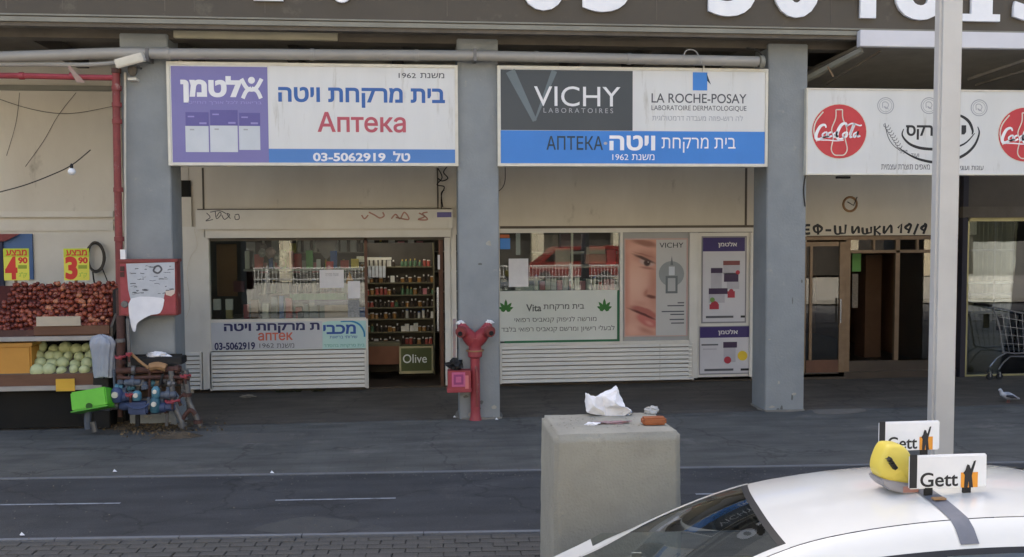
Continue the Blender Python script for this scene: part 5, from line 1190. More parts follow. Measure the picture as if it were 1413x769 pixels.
tag(ppoly([(625, 440), (629, 440), (629, 495), (625, 492)], YC + .02, .002).build('sticker_strip', mat('stickers', '#b9907c', .6, '#6b7a8c', 25, .8)), 'faded sticker strip on the door jamb left of the middle column', 'sticker')

# ------------------------------------------------------------------ vegetable stall
YV = YC - .05
t = thing('vegetable_stand', 'two tier wooden vegetable stand at the left edge with an onion bin above', 'stand', onZ(70, 545))
def vx(px): return onY(px, 460, YV).x
def vz(py): return onY(70, py, YV).z
x0, x1 = vx(-60), vx(152)
zb, zt_ = vz(463), onY(70, 396, YV + .75).z
MB().add([(x0, YV + .02, zb), (x1, YV + .02, zb), (x1, YV + .75, zt_), (x0, YV + .75, zt_), (x0, YV + .02, zb - .03), (x1, YV + .02, zb - .03), (x1, YV + .75, zt_ - .03), (x0, YV + .75, zt_ - .03)], [(0, 1, 2, 3), (4, 7, 6, 5), (0, 4, 5, 1), (1, 5, 6, 2), (2, 6, 7, 3), (3, 7, 4, 0)]).build('onion_tray', m_wood, t)
MB().add([(x1, YV, zb - .06), (x1 + .03, YV, zb - .06), (x1 + .03, YV + .78, zt_ - .03), (x1, YV + .78, zt_ - .03), (x1, YV, zb + .1), (x1 + .03, YV, zb + .1), (x1 + .03, YV + .78, zt_ + .12), (x1, YV + .78, zt_ + .12)], [(0, 1, 2, 3), (4, 7, 6, 5), (0, 4, 5, 1), (1, 5, 6, 2), (2, 6, 7, 3), (3, 7, 4, 0)]).build('side_board', m_dark, t)
xm = vx(48)
MB().box(xm, x1, YV - .03, YV, vz(462), vz(450)).build('front_board', m_wood, t, bevel=.004)
MB().box(x0, xm, YV - .015, YV + .01, vz(466), vz(455)).build('front_board', m_rust, t)
MB().box(x0, x1 - .05, YV - .06, YV + .5, vz(470), vz(464)).build('shelf', m_rail, t, bevel=.004)
MB().box(x0, x1 - .12, YV - .02, YV + .0, vz(532), vz(516)).build('front_board', m_wood, t, bevel=.004)
MB().box(x0, x1 - .1, YV - .06, YV + .5, vz(538), vz(532)).build('shelf', m_rail, t, bevel=.004)
MB().add([(x0, YV, vz(517)), (x1 - .12, YV, vz(517)), (x1 - .12, YV + .45, vz(490)), (x0, YV + .45, vz(490))], [(0, 1, 2, 3)]).build('lower_tray', m_dark, t)
MB().box(x0, x1 - .12, YV + .06, YV + .1, .03, vz(537)).build('under_stand_dark', m_black, t)  # black sheet added to stand for the dark space under the lower tier
for x in (x0, x1 - .12): MB().box(x, x + .04, YV - .04, YV, .05, vz(464)).build('post', m_rail, t); MB().box(x, x + .04, YV + .46, YV + .5, 0, vz(464)).build('post', m_rail, t)
MB().box(x0, x1 - .1, YV + .5, YV + .53, .1, vz(464)).build('back_board', m_black, t)
tag(pbox(50, 437, 111, 450, YV - .05, .02).build('blank_sign_board', mat('signboard', '#b9ad9a', .7, '#a89c88', 4, .6)), 'blank pale board propped on the front of the onion bin', 'sign')
tag(pbox(77, 523, 103, 540, YV - .075, .01).build('yellow_tag', mat('ytag', '#d8ac3c', .6, '#c99c30', 4, .5)), 'blank yellow card hanging on the lower edge of the stand', 'card')
# onions
cols = [('#8f4634', '#6d3026'), ('#a85a40', '#7f3f2e'), ('#763428', '#56231c'), ('#c98a68', '#9a5a42')]
oms = []
for i, (ca, cb_) in enumerate(cols):
    bm = bmesh.new(); bmesh.ops.create_uvsphere(bm, u_segments=9, v_segments=6, radius=.036)
    for v in bm.verts:
        if v.co.z > .034: v.co.z += .014
        v.co.z *= .88
    for q in bm.faces: q.smooth = True
    me = bpy.data.meshes.new('onion'); bm.to_mesh(me); bm.free(); me.materials.append(mat('onion%d' % i, ca, .4, cb_, 25, .6)); oms.append(me)
ex0 = vx(-14); nrow = 11; n_on = 0
for j in range(nrow):
    fy = j / (nrow - 1); y = YV + .04 + fy * .68; z = zb + (zt_ - zb) * ((y - YV - .02) / .73) + .035
    n_c = 27
    for i in range(n_c):
        x = ex0 + (x1 - .04 - ex0) * (i + (.5 if j % 2 else 0)) / n_c
        k = rnd.choice([0, 1, 2, 3, 1, 0]) if x > xm else rnd.choice([0, 2, 2, 0, 1])
        o = bpy.data.objects.new('onion', oms[k]); col.objects.link(o)
        o.location = (x + rnd.uniform(-.015, .015), y + rnd.uniform(-.012, .012), z + rnd.uniform(-.01, .04)); o.rotation_euler = (rnd.uniform(-1.2, 1.2), rnd.uniform(-1.2, 1.2), rnd.uniform(0, 6)); sc_ = rnd.uniform(.85, 1.15) * (1 if x > xm else .9); o.scale = (sc_,) * 3
        tag(o, 'reddish brown onion in the sloping bin of the stand', 'onion', 'onions in the sloping bin'); n_on += 1
mb = MB(); o_under = mb.add([(ex0 - .5, YV + .04, zb + .03), (x1, YV + .04, zb + .03), (x1, YV + .74, zt_ + .02), (ex0 - .5, YV + .74, zt_ + .02)], [(0, 1, 2, 3)]).build('onion_bed', mat('onion_bed', '#5a241c', .8, '#3d1713', 30, .8), None); stuff(o_under)
# cabbages
bm = bmesh.new(); bmesh.ops.create_icosphere(bm, subdivisions=3, radius=.1)
from mathutils import noise as _n
for v in bm.verts: v.co *= 1 + .08 * abs(_n.noise(v.co * 25)) ; v.co.z *= .88
for q in bm.faces: q.smooth = True
cme = bpy.data.meshes.new('cabbage'); bm.to_mesh(cme); bm.free(); cme.materials.append(mat('cabbage', '#c6cba0', .5, '#a3ad7c', 10, .7, .3, 25))
PL = ['first', 'second', 'third', 'fourth', 'fifth', 'sixth', 'seventh']
for row, (y_, n_c, dy, nm_) in enumerate(((511, 6, .06, 'front'), (501, 6, .16, 'second'), (491, 7, .26, 'third'), (481, 6, .36, 'back'))):
    for i in range(n_c):
        px = 53 + (82 if row != 2 else 86) * i / (n_c - 1) + rnd.uniform(-2, 2) + (3 if row % 2 else 0)
        o = bpy.data.objects.new('cabbage', cme); col.objects.link(o); o.location = onY(px, y_ + rnd.uniform(-2, 2), YV + dy); q = rnd.uniform(.62, .92); o.scale = (q, q, q * rnd.uniform(.88, 1.05)); o.rotation_euler = (rnd.uniform(0, 3), rnd.uniform(0, 3), 0)
        tag(o, 'pale green cabbage, %s from the left in the %s row of the lower tier' % (PL[i], nm_), 'cabbage', 'cabbages on the lower tier')
t = thing('orange_crate', 'orange box in the lower tier at the left edge', 'crate', onY(15, 520, YV))
panel('body', (-50, 478, 43, 519), YV + .03, .3, m_orange, t, .02); panel('rim', (-50, 474, 44, 479), YV + .02, .32, mat('or2', '#c9974a', .6), t, .004)
# price cards
def price(label, px, num):
    t = thing('price_card', label, 'price sign', onY(px + 17, 387, YV + .75))
    Yp = YV + .72
    panel('card', (px, 343, px + 35, 387), Yp, .008, mat('yel_price', '#d8cc4a', .55, '#ccce48', 2, .6), t)
    panel('stake', (px + 15, 387, px + 19, 404), Yp, .01, m_wood, t)
    panel('header_strip', (px, 343, px + 35, 355), Yp - .0015, .0014, mat('lime_head', '#b5c32a', .5), t)
    text(heb('מבצע'), (px + 3, 345, px + 32, 353), Yp - .0015, m_poppy, t, .03)
    text(num, (px + 2, 354, px + 19, 386), Yp, m_poppy, t, .05); text('90', (px + 20, 355, px + 33, 364), Yp, m_poppy, t, .05)
    panel('underline', (px + 20, 366, px + 32, 371), Yp - .0015, .0014, mat('olive_bar', '#8a9a22', .5), t); text(heb('ק"ג'), (px + 21, 376, px + 32, 384), Yp, mat('lime_txt', '#86b43a', .5), t)
price('yellow price card with a red 4 above the left part of the onions', 5, '4'); price('yellow price card with a red 3 above the right part of the onions', 88, '3')
tag(pbox(4, 323, 45, 386, YS - .08, .03).build('blue_wall_panel', mat('bwp', '#4f6f9f', .6, '#43608c', 2, .6)), 'blue panel on the wall behind the left price card', 'panel')
tag(pbox(-30, 330, 4, 400, YS - .12, .04).build('navy_wall_panel', mat('nwp', '#1e2342', .6)), 'navy strip on the wall at the left edge', 'panel')
tag(ppoly([(-20, 323), (28, 323), (8, 333), (-20, 334)], YS - .13, .03).build('red_pennant', m_redold), 'faded red cloth corner at the left edge above the blue panel', 'cloth')
# cable coil
t = thing('hose_coil', 'coil of dark cable hanging right of the second price card', 'cable', onY(132, 360, YS - .1))
for q in range(5):
    P = onY(132 + rnd.uniform(-1, 1), 355, YS - .1 - q * .012); rx, rz = .125 + rnd.uniform(-.015, .02), .22 + rnd.uniform(-.02, .02)
    MB().ring([P + Vector((rx * math.cos(a * math.pi / 12), 0, rz * math.sin(a * math.pi / 12))) for a in range(25)], .012, 6, False).build('loop', mat('coil', '#4f483f', .7, '#39342d', 6, .6), t, smooth=True)
tube('tail', [(128, 375), (131, 392), (140, 400)], .012, YS - .12, m_wire, t); tube('tail', [(140, 368), (147, 385), (152, 400)], .009, YS - .12, m_wire, t)
# hanging bag, dark clutter
def bagfn(i, j):
    h_ = [(462, 139, .02), (466, 140, .11), (474, 141, .15), (490, 142, .125), (508, 143, .12), (520, 144, .115), (521, 144, .02)]
    q = i * (len(h_) - 1); k = min(int(q), len(h_) - 2); t_ = q - k; y = h_[k][0] * (1 - t_) + h_[k + 1][0] * t_; x = h_[k][1] * (1 - t_) + h_[k + 1][1] * t_; rr = h_[k][2] * (1 - t_) + h_[k + 1][2] * t_
    c_ = onY(x, y, YV - .14); a_ = 2 * math.pi * j; rr *= 1 + .16 * math.sin(a_ * 5 + i * 2) * (1 - .4 * i) + .08 * math.sin(a_ * 11 + i * 9)
    return c_ + Vector((math.cos(a_) * rr, math.sin(a_) * rr * .5, .01 * math.sin(a_ * 3)))
tag(MB().grid(bagfn, 24, 60).build('plastic_bag', mat('bag_grey', '#a3a8b2', .35, '#8b919d', 9, .8, .5, 20), smooth=True), 'grey translucent plastic bag hanging at the right end of the stand', 'bag')
tag(MB().box(onY(147, 400, YV).x + .0, onY(160, 400, YV).x, YV + .2, YV + .4, .02, onY(150, 400, YV).z).build('dark_tarp', m_rubber, bevel=.02), 'dark tarp bundle between the stand and the red fire cabinet', 'tarp')
tag(MB().box(vx(128), vx(150), YV - .05, YV + .3, .02, vz(520)).build('black_crate', m_rubber, bevel=.01), 'black crate on the ground under the grey plastic bag', 'crate')
for i, (px, py, lab) in enumerate(((158, 652, 'small white litter scrap on the path edge at left'), (375, 654, 'small white litter scrap near the middle of the path edge'), (627, 577, 'white scrap at the foot of the red standpipe, left'), (685, 580, 'white scrap at the right foot of the middle column'), (30, 740, 'white scrap on the paver strip at left'))):
    P = onZ(px, py); s_ = .018
    tag(MB().add([(P.x - s_, P.y, .01), (P.x, P.y - s_, .012), (P.x + s_ * 1.5, P.y, .006), (P.x, P.y + s_, .018), (P.x, P.y, .035)], [(0, 1, 4), (1, 2, 4), (2, 3, 4), (3, 0, 4)]).build('paper_scrap', m_paper), lab, 'litter')
P = onZ(48, 582); tag(MB().ring([P + Vector((-.1, 0, .012)), P + Vector((-.03, .01, .02)), P + Vector((.05, 0, .02)), P + Vector((.1, -.01, .012))], [.01, .03, .03, .008], 8).build('yellow_peel', mat('peel', '#bdb64a', .6), smooth=True), 'yellow peel lying on the pavement in front of the stand', 'litter')
blob('paper_lump', 'pale crumpled paper on the dark arcade floor by the first slatted panel', 'litter', onZ(341, 549) + Vector((0, 0, .02)), .1, .06, .02, mat('lump', '#8d8578', .9), 4, .9)
# weeds under the slats
wd = MB()
for (xa_, xb_) in ((382, 404), (410, 414), (432, 446)):
    for i in range(60):
        x = rnd.uniform(xa_, xb_); P = onY(x, 537, YS - .08); P.z = 0; a = rnd.uniform(0, 6.3); h_ = rnd.uniform(.02, .075)
        tip = P + Vector((math.cos(a) * h_ * 1.4, -abs(math.sin(a)) * h_, h_)); w_ = Vector((.008, .006, 0)); wd.add([P - w_, P + w_, tip], [(0, 1, 2)])
stuff(wd.build('weed_tufts', mat('weeds', '#3c3f26', .8, '#2c2e1e', 30, .6)))

# ------------------------------------------------------------------ concrete block and litter on it
PBk = onZ(840, 599, 1.12); hb = 1.12
bx0, bx1 = onZ(750, 599, hb).x + .07, onZ(938, 600, hb).x + .03; by0 = PBk.y; by1 = onZ(840, 570, hb).y
t = thing('concrete_block', 'big weathered concrete block standing on the verge in the foreground', 'concrete block', ((bx0 + bx1) / 2, (by0 + by1) / 2, 0))
bm = bmesh.new(); bmesh.ops.create_cube(bm, size=1)
for v in bm.verts:
    tp = v.co.z > 0
    v.co.x = (bx0 + bx1) / 2 + v.co.x * (bx1 - bx0) * (1 if tp else 1.03); v.co.y = (by0 + by1) / 2 + v.co.y * (by1 - by0) * (1 if tp else 1.05); v.co.z = hb if tp else -.03
bmesh.ops.bevel(bm, geom=[e for e in bm.edges], offset=.02, segments=2, affect='EDGES')
bmesh.ops.subdivide_edges(bm, edges=[e for e in bm.edges if e.calc_length() > .3], cuts=26, use_grid_fill=True)
for v in bm.verts: v.co += Vector((_n.noise(v.co * 5), _n.noise(v.co * 5 + Vector((7, 0, 0))), _n.noise(v.co * 5 + Vector((0, 7, 0))))) * .004 + Vector((_n.noise(v.co * 23), _n.noise(v.co * 21), _n.noise(v.co * 27))) * .0035
for q in bm.faces: q.smooth = True
me = bpy.data.meshes.new('block'); bm.to_mesh(me); bm.free(); me.materials.append(m_concrete); link('block', me, t)
HB = hb
def onT(px, py, dz=0): return onZ(px, py, HB + dz)
tp = thing('crumpled_bag', 'crumpled white paper bag on top of the concrete block', 'bag', onT(838, 572))
P = onT(838, 574); Yg = P.y
bm = bmesh.new()
pts = [onY(a_, b_, Yg) for a_, b_ in ((811, 569), (811, 543), (821, 548), (831, 547), (853, 535), (858, 550), (862, 562), (870, 566), (862, 573), (838, 574))]
fr_ = [bm.verts.new(p_ + Vector((0, rnd.uniform(-.05, .02), 0))) for p_ in pts]; bk_ = [bm.verts.new(p_ + Vector((rnd.uniform(-.01, .01), rnd.uniform(.06, .12), rnd.uniform(-.02, 0)))) for p_ in pts]
n_ = len(fr_)
cf_ = [bm.verts.new(onY(a_, b_, Yg) + Vector((0, q_, 0))) for a_, b_, q_ in ((820, 560, -.05), (834, 565, .01), (848, 553, -.06))]; cb1 = bm.verts.new(onY(836, 560, Yg) + Vector((0, .12, 0)))
own = [0, 0, 1, 2, 2, 2, 2, 1, 1, 0]
for a_ in range(n_):
    b_ = (a_ + 1) % n_
    bm.faces.new((fr_[a_], fr_[b_], cf_[own[a_]])); bm.faces.new((bk_[b_], bk_[a_], cb1)); bm.faces.new((fr_[b_], fr_[a_], bk_[a_], bk_[b_]))
    if own[a_] != own[b_]: bm.faces.new((fr_[b_], cf_[own[b_]], cf_[own[a_]]))
me = bpy.data.meshes.new('bag_shell'); bmesh.ops.recalc_face_normals(bm, faces=bm.faces); bmesh.ops.subdivide_edges(bm, edges=bm.edges[:], cuts=5, use_grid_fill=True)
for v in bm.verts: v.co += Vector((_n.noise(v.co * 30), _n.noise(v.co * 34), _n.noise(v.co * 31))) * .009 + Vector((_n.noise(v.co * 14), _n.noise(v.co * 14 + Vector((5, 0, 0))), _n.noise(v.co * 14 + Vector((0, 5, 0))))) * .016
bm.to_mesh(me); bm.free(); me.materials.append(m_paper); link('shell', me, tp)
blob('foil_scrap', 'grey crumpled foil at the right of the white bag on the block', 'litter', onT(862, 570, .01), .05, .04, .02, m_chrome, 3, .9)
blob('white_scrap', 'small white scrap in front of the bag on the block', 'litter', onT(818, 585, .008), .045, .025, .012, m_paper, 6, .8)
blob('pink_wrapper', 'crumpled pink and grey wrapper on the middle of the block', 'litter', onT(846, 583, .008), .11, .03, .01, mat('pinkwrap', '#9c6f72', .6, '#7e7a7c', 20, .8), 7, .9)
blob('plastic_cup_lump', 'pale translucent crumpled cup near the right back corner of the block', 'litter', onT(899, 567, .02), .05, .04, .035, mat('cupm', '#b1b1ae', .4), 9, .5)
t = thing('orange_sponge_brick', 'reddish brown brick lying at the right end of the concrete block', 'brick', onT(902, 585))
P = onT(902, 586); MB().box(P.x - .085, P.x + .085, P.y - .04, P.y + .045, HB + .002, HB + .055).build('brick', mat('brk', '#a3623c', .8, '#8c4f30', 12, .6, .4, 60), t, bevel=.012)
dl = MB()
for i in range(150):
    P = onT(rnd.uniform(758, 890), rnd.uniform(576, 592)); s_ = rnd.uniform(.003, .009); a = rnd.uniform(0, 6)
    dl.add([(P.x + s_ * math.cos(a + k * 2.1), P.y + s_ * math.sin(a + k * 2.1), HB + .004 + (k == 0) * s_ * .4) for k in range(3)], [(0, 1, 2)])
stuff(dl.build('crumbs', mat('crumbs', '#8d8677', .9, '#5e584d', 60, .8)))

# ------------------------------------------------------------------ lamp pole
PY = 6.6
a = onY(1281.5, 320, PY); b = onY(1324, 320, PY)
t = thing('street_lamp', 'pale grey square lamp pole rising behind the taxi', 'street lamp', ((a.x + b.x) / 2, PY, 0))
a.x += .065; wx = .1; MB().box(a.x, b.x, PY, PY + wx, -.03, 7.5).build('pole', m_pole, t, bevel=.02)
MB().box(a.x - .09, b.x + .09, PY - .09, PY + wx + .09, -.03, .03).build('base_plate', m_galv, t, bevel=.005)
for sx in (a.x - .06, b.x + .06):
    for sy in (PY - .06, PY + wx + .06): MB().lathe([(.02, 0), (.02, .04)], (sx, sy, .03), 'Z', 6).build('anchor_bolt', m_galv, t)
MB().box(a.x + .02, b.x - .02, PY - 1.6, PY, 7.3, 7.42).build('lamp_arm', m_pole, t, bevel=.01); MB().box(a.x - .05, b.x + .05, PY - 2.2, PY - 1.5, 7.25, 7.37).build('lamp_head', m_trim, t, bevel=.02)

# ------------------------------------------------------------------ taxi
TZ = -.2
tx = thing('taxi', 'white taxi sedan with a strap over its roof in the lower right foreground', 'car', (0, 0, TZ))
CY = 4.38
HX = onY(1035, 690, CY).x            # where the roof meets the windscreen
tx.location = (HX + 1.0, CY, TZ)
def interp(P, x):
    if x <= P[0][0]: return P[0][1]
    for i in range(len(P) - 1):
        if x <= P[i + 1][0]:
            a_, b_, c_, d_ = P[max(0, i - 1)], P[i], P[i + 1], P[min(len(P) - 1, i + 2)]
            t_ = (x - b_[0]) / (c_[0] - b_[0]); m1 = (c_[1] - a_[1]) / (c_[0] - a_[0]) * (c_[0] - b_[0]) if c_[0] != a_[0] else 0; m2 = (d_[1] - b_[1]) / (d_[0] - b_[0]) * (c_[0] - b_[0])
            return (2 * t_ ** 3 - 3 * t_ ** 2 + 1) * b_[1] + (t_ ** 3 - 2 * t_ ** 2 + t_) * m1 + (-2 * t_ ** 3 + 3 * t_ ** 2) * c_[1] + (t_ ** 3 - t_ ** 2) * m2
    return P[-1][1]
ZR = [(-.95, .59), (-.7, .71), (-.4, .885), (-.05, 1.045), (.25, 1.13), (.75, 1.195), (1.3, 1.21), (1.8, 1.17), (2.2, 1.05), (2.6, .86)]
WR = [(-1.05, .64), (-.4, .55), (0, .5), (.7, .48), (1.3, .48), (1.9, .5), (2.6, .58)]
def S(x, u_, off=0):
    zr, wr = interp(ZR, x), interp(WR, x); zb, wb = .69, .78; au = abs(u_); sg = 1 if u_ >= 0 else -1
    crown = .045
    if au <= .72:
        q = au / .72; y = wr * q; z = zr - crown * q ** 2.2
        ny, nz = .15 * q, 1
    else:
        q = (au - .72) / .28; y = wr + (max(wb, wr) - wr) * (q ** .9); z = (zr - crown) + (min(zb, zr - crown) - (zr - crown)) * (q ** 1.25); ny, nz = .8, .5
    return Vector((HX + x, CY - sg * y - sg * ny * off, z + nz * off))     # positive u is the near side
def patch(nm, fx0, fx1, ua, ub, nx, nu, m_, off=0, parent=None):
    def fn(i, j):
        u_ = ua + (ub - ua) * j; xa_, xb_ = fx0(u_), fx1(u_); return S(xa_ + (xb_ - xa_) * i, u_, off)
    return MB().grid(fn, nx, nu).build(nm, m_, parent or tx, smooth=True)
head = lambda u_: .0 + .33 * (abs(u_) / .7) ** 3 - .0
hx = lambda u_: .02 + .06 * (.7 - u_) / 1.4 * 1.3 + .04 *  (abs(u_) / .7) ** 2.5 + (.0)
rx_ = lambda u_: 1.62 - .1 * (u_ / .7) ** 2
patch('roof', hx, rx_, -.70, .70, 30, 24, m_paint)
patch('roof_seam', lambda u_: hx(.7), lambda u_: rx_(.7), .70, .712, 30, 1, m_seam, -.003); patch('roof_seam', lambda u_: hx(.7), lambda u_: rx_(.7), -.712, -.70, 30, 1, m_seam, -.003)
cow = lambda u_: -.93 + .14 * (abs(u_) / .7) ** 2
for s_ in (1, -1):
    patch('roof_rail', lambda u_: -.92, lambda u_: 2.5, s_ * .712, s_ * .80, 50, 3, m_paint)
    patch('window_trim', lambda u_: -.72, lambda u_: 2.3, s_ * .80, s_ * .815, 40, 1, m_seam, .001)
    patch('side_window', lambda u_: -.72, lambda u_: .62, s_ * .815, s_ * .995, 20, 8, m_carglass)
    patch('door_pillar', lambda u_: .62, lambda u_: .72, s_ * .815, s_ * .995, 3, 8, m_seam)
    patch('side_window', lambda u_: .72, lambda u_: 1.7, s_ * .815, s_ * .995, 14, 8, m_carglass)
    patch('rear_quarter', lambda u_: 1.7, lambda u_: 2.6, s_ * .80, s_ * .995, 14, 8, m_paint)
    patch('windscreen_pillar', cow, hx, s_ * .655, s_ * .712, 24, 3, m_paint, .004)
    patch('fender_corner', lambda u_: -.95, lambda u_: -.72, s_ * .80, s_ * .995, 6, 6, m_paint)
patch('windscreen', cow, hx, -.655, .655, 30, 20, m_carglass)
patch('windscreen_border', lambda u_: hx(u_) - .035, hx, -.655, .655, 2, 20, m_seam, .002)
patch('rear_window', rx_, lambda u_: 2.5, -.66, .66, 20, 16, m_carglass); patch('rear_pillar', rx_, lambda u_: 2.5, .66, .712, 14, 2, m_paint); patch('rear_pillar', rx_, lambda u_: 2.5, -.712, -.66, 14, 2, m_paint)
# lower body
def hull(x, v_):   # v_ 0..1 round the section from near sill over the top to far sill
    wv = .78 - .25 * max(0, (-1.9 - x)) ** 1.5 - .2 * max(0, x - 2.9) ** 1.5
    zt = interp([(-2.25, .3), (-2.1, .42), (-1.6, .53), (-.95, .58), (0, .7), (2.5, .72), (2.9, .7), (3.1, .55)], x)
    ang = math.pi * v_; y = wv * math.copysign(abs(math.cos(ang)) ** .28, math.cos(ang)); z = .2 + TZ + (zt - .2 - TZ) * abs(math.sin(ang)) ** .35
    return Vector((HX + x, CY - y, z))
MB().grid(lambda i, j: hull(-2.25 + .45 + (.75) * i, j), 12, 40).build('bonnet', m_paint, tx, smooth=True)
def shell(i, j): return hull(-1.05 + 3.65 * i, .0 + .16 * j)
MB().grid(shell, 40, 12).build('door_skin', m_paint, tx, smooth=True)
MB().grid(lambda i, j: hull(-1.05 + 3.65 * i, 1 - .16 * j), 40, 12).build('door_skin', m_paint, tx, smooth=True)
MB().grid(lambda i, j: hull(-2.25 + .45 * i, j), 6, 40).build('front_bumper', m_paint, tx, smooth=True)
MB().grid(lambda i, j: hull(2.5 + .6 * i, j), 8, 40).build('boot', m_paint, tx, smooth=True)
MB().box(HX - 2.2, HX + 3.0, CY - .66, CY + .66, -.05, .2).build('floor_pan', m_cabin, tx)
MB().box(HX - .75, HX - .3, CY - .6, CY + .6, .42, .60).build('dashboard', mat('dash', '#8a8d8c', .6, '#6f7372', 4, .6), tx, bevel=.04)
for s_ in (-1, 1):
    MB().box(HX + .35, HX + .75, CY + s_ * .38 - .24, CY + s_ * .38 + .24, .1, .35).build('seat', m_cabin, tx, bevel=.05); MB().box(HX + .65, HX + .82, CY + s_ * .38 - .24, CY + s_ * .38 + .24, .3, .85).build('seat_back', m_cabin, tx, bevel=.05)
    MB().box(HX + .7, HX + .8, CY + s_ * .38 - .12, CY + s_ * .38 + .12, .88, 1.02).build('headrest', m_cabin, tx, bevel=.03)
MB().ring([(HX + .05, CY - .34 + .17 * math.cos(a_ * math.pi / 8), 0.66 + .16 * math.sin(a_ * math.pi / 8)) for a_ in range(17)], .015, 6, False).build('steering_wheel', m_rubber, tx)
MB().box(HX + .02, HX + .06, CY - .12, CY + .12, .97, 1.03).build('rear_view_mirror', m_rubber, tx, bevel=.01)
MB().box(HX - .6, HX - .35, CY + .1, CY + .4, .605, .62).build('blue_reflection_slab', mat('bf', '#2b7fc0', .5), tx)  # blue slab put in for the blue reflection seen in the windscreen
for wx_ in (-1.35, 1.95):
    for s_ in (-1, 1):
        wh_ = MB().lathe([(.2, -.1), (.31, -.1), (.32, -.06), (.32, .06), (.31, .1), (.2, .1)], (HX + wx_, CY + s_ * .69, TZ + .31), 'Y', 24).build('wheel', m_rubber, tx, smooth=True)
        MB().lathe([(.2, -.09), (.18, -.105), (.05, -.1)], (HX + wx_, CY + s_ * .69, TZ + .31), 'Y', 18, Matrix.Scale(s_ * -1 if s_ > 0 else 1, 4, (0, 1, 0))).build('hubcap', m_chrome, wh_, smooth=True)
for s_ in (-1, 1):
    MB().box(HX - 2.2, HX - 1.95, CY + s_ * .6 - .14, CY + s_ * .6 + .14, .36, .46).build('headlight', m_chrome, tx, bevel=.03)
    MB().box(HX - .5, HX - .38, CY + s_ * .8 - .04, CY + s_ * .8 + .04, .45, .56).build('wing_mirror', m_paint, tx, bevel=.03)
# strap over roof
def SX(px, py):   # nearest roof x for a photo point on the car centre plane
    return onY(px, py, CY).x - HX
# yellow roof lamp
PIV = Vector((HX + .6, CY, 0)); ROT = -.08
RT = Matrix.Translation(PIV) @ Matrix.Rotation(ROT, 4, 'Z') @ Matrix.Translation(-PIV)
tx.location = (PIV.x, PIV.y, TZ)
for o in tx.children: o.matrix_parent_inverse = Matrix.Translation((-PIV.x, -PIV.y, -TZ))
tx.rotation_euler.z = ROT
def roofz(X_, Y_):
    q = RT.inverted() @ Vector((X_, Y_, 0)); X_, Y_ = q.x, q.y
    wr = interp(WR, X_ - HX); u_ = max(-.72, min(.72, (CY - Y_) / wr * .72)); return S(X_ - HX, u_).z
ux0 = SX(1243, 674); st = thing('roof_strap', 'grey strap lying across the taxi roof under the lamp', 'strap', S(ux0, .2))
MB().grid(lambda i, j: RT @ S(ux0 - .01 + .085 * i + (.02 * (j)), -.2 + .99 * j, .004), 3, 24).build('band', m_strap, st, smooth=True, solid=.003)
P = RT @ S(ux0 + .05, .42, .008); MB().box(P.x - .03, P.x + .03, P.y - .015, P.y + .015, P.z, P.z + .008).build('buckle', m_tan, st)
YL = CY - .1
a = onY(1204, 640, YL).x; b = onY(1257, 640, YL).x; zl = roofz((a + b) / 2, YL); zt_ = onY(1232, 612, YL).z
t = thing('taxi_roof_light', 'yellow plastic taxi lamp on the white roof', 'taxi light', ((a + b) / 2, YL, zl))
zbs = onY(1232, 664, YL).z
outl = catmull([(1256, 664), (1257, 648), (1253, 632), (1246, 618), (1237, 611.5), (1222, 610.5), (1216, 614), (1210, 626), (1206, 640), (1207, 652), (1214, 660), (1232, 665)], 4, True)
def lampfn(i, j):
    q = j * (len(outl)); k = int(q) % len(outl); x_, y_ = outl[k]; cx, cy = 1233, 645
    d_ = 2 * i - 1; sh = (1 - abs(d_) ** 5) ** .3 if abs(d_) < 1 else 0; P = onY(cx + (x_ - cx) * sh, cy + (y_ - cy) * (sh if y_ < cy else max(sh, .0)), YL); return Vector((P.x, YL + d_ * .075, P.z))
MB().grid(lampfn, 14, len(outl)).build('yellow_shell', m_taxiyel, t, smooth=True)
MB().prism([(onY(x_, y_, YL).x, onY(x_, y_, YL).z) for x_, y_ in ((1207, 656), (1256.5, 664), (1258, 674), (1240, 677), (1216, 670), (1208, 662))], YL - .082, YL + .07).build('base', mat('base_grey', '#9a989d', .5), t, bevel=.006)
MB().box(a + (b - a) * .58, b - .006, YL - .0845, YL - .0815, onY(1245, 673, YL).z, onY(1245, 665, YL).z).build('reflector', mat('reflect', '#b5837a', .5), t)
# small dark writing on lamp end, glyphs on the left sloping face
me = textmesh(heb('מונית'), .02, .01, 0)
tt = link('lettering', me, t); me.materials.append(m_ink)
hgt = zt_ - zbs
tt.matrix_parent_inverse = Matrix.Identity(4); tt.parent = t
tt.matrix_local = Matrix.Translation(Vector((a + (b - a) * .12, YL - .079, zbs + hgt * .72)) - t.location) @ Matrix.Rotation(math.radians(55), 4, 'Y') @ Matrix.Rotation(math.radians(90), 4, 'X') @ Matrix.Scale(.03, 4)
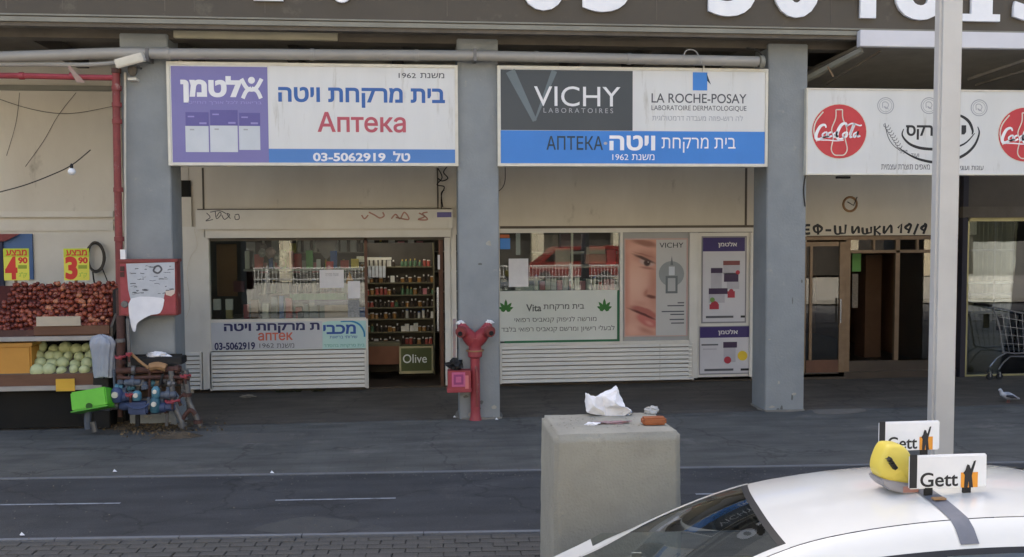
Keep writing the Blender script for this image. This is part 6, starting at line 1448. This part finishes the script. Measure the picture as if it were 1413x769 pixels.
# advertising boards
def board(label, rect, Y, tilt):
    a, b, c, d = pr(*rect, Y); t = thing('roof_advert_board', label, 'sign board', ((a + b) / 2, Y, c))
    MB().box(a, b, Y, Y + .02, c, d).build('panel', mat('board_white', '#e8e9ec', .35, '#dfe1e4', 3, .5), t, bevel=.006)
    e_ = (rect[2] - rect[0])
    x_ = lambda q: rect[0] + e_ * q
    h_ = rect[3] - rect[1]; y_ = lambda q: rect[1] + h_ * q
    L = Y
    panel('black_edge', (x_(0) - .5, y_(.0), x_(.09), y_(1)), Y - .003, .0029, m_ink, t)
    text('Gett', (x_(.13), y_(.52) if h_ > 0 else 0, x_(.62), y_(.95)), L, m_navy if False else m_ink, t, .012)
    panel('logo_square', (x_(.66), y_(.52), x_(.88), y_(.97)), L - .0012, .0011, m_logo, t)
    fig = [(.70, .97), (.71, .60), (.69, .54), (.72, .45), (.73, .36), (.745, .28), (.77, .30), (.78, .38), (.79, .42), (.83, .18), (.855, .16), (.84, .3), (.81, .52), (.80, .62), (.815, .97), (.765, .97), (.76, .75), (.745, .97)]
    ppoly([(x_(p_), y_(q_)) for p_, q_ in fig], L - .0012, .0016).build('figure_print', m_ink, t)
    for k in range(2):
        zz = roofz((a + b) / 2, Y + .01); xx = a + (b - a) * (.25 + .5 * k); MB().box(xx - .02, xx + .02, Y + .004, Y + .016, zz - .01, c + .004).build('foot', m_rubber, t)
    return t
board('rear Gett advert board on the far side of the taxi roof, partly behind the yellow lamp', (1214, 582, 1297, 622), CY + .3, 0)
board('front Gett advert board on the near side of the taxi roof, right of the yellow lamp', (1256, 628, 1362, 674), CY - .24, 0)

# ------------------------------------------------------------------ the far side of the street, seen mirrored in the glass
struct(MB().box(-40, 40, -16, -1.9, -.15, .0).build('far_pavement', mat('far_paving', '#b3b0a8', .85, '#9c9a92', 1.2, .6, .2, 30)))
m_wrail = mat('white_railing', '#d9d9d6', .5)
bar_me = None
def railing(x0, n=18, L=2.0):
    t = thing('street_railing', 'white street railing seen mirrored in the shop windows', 'railing', (x0, -1.4, 0), 'railing panels across the street')
    global bar_me
    for z in (.95, .2, 1.32): MB().box(x0, x0 + L, -1.42, -1.38, z - .02, z + .02).build('rail', m_wrail, t)
    for i in range(n):
        if bar_me is None: o = MB().box(-.012, .012, -.012, .012, 0, 1.15).build('bar', m_wrail, t); bar_me = o.data
        else: o = link('bar', bar_me, t)
        o.location = (x0 + (i + .5) * L / n, -1.4, .18)
    MB().box(x0 - .03, x0 + .03, -1.43, -1.37, 0, 1.4).build('post', m_wrail, t)
for i in range(9): railing(-9 + 2 * i)
t = thing('opposite_building', 'cream building across the street, seen only mirrored in the shop windows', 'building', (0, -17, 0))
m_opp = mat('opp_cream', '#cbc5b4', .85, '#beb394', 1, .6)
MB().box(-30, 30, -28, -17, 3.2, 12).build('upper_wall', m_opp, t); MB().box(-30, 30, -28, -18, 0, 3.2).build('ground_floor', mat('opp_dark', '#4a4640', .7, '#2c2a28', .8, .4), t)
for i in range(14): x = -28 + i * 4.2; MB().box(x, x + .6, -17.6, -17, 0, 3.2).build('pillar', m_opp, t); MB().box(x + 1, x + 3.2, -17.02, -16.98, 4.5, 6.2).build('window', m_black, t); MB().box(x + .9, x + 3.3, -17.1, -17.0, 8, 9.7).build('window', m_black, t)
for i, (x, cc, lab) in enumerate(((-10, '#c9c9cc', 'silver'), (.5, '#e6e6e6', 'white'), (7, '#7c2a26', 'dark red'), (-18, '#34465e', 'blue'))):
    t = thing('parked_van', '%s parked van across the street, mirrored in the windows' % lab, 'van', (x, -13, 0)); mm = mat('van%d' % i, cc, .35)
    MB().prism([(x - 2.2, .35), (x + 2.2, .35), (x + 2.2, 1.0), (x + 2.1, 1.75), (x - .9, 1.75), (x - 1.7, 1.05), (x - 2.2, .9)], -14, -12.2).build('body', mm, t, bevel=.06)
    MB().prism([(x - 1.45, 1.1), (x + 1.9, 1.1), (x + 1.9, 1.6), (x - .85, 1.6)], -12.19, -12.17).build('window', m_black, t)
    for q in (-1.4, 1.4): MB().lathe([(.33, -.1), (.33, .1)], (x + q, -12.25, .33), 'Y', 16).build('wheel', m_rubber, t)
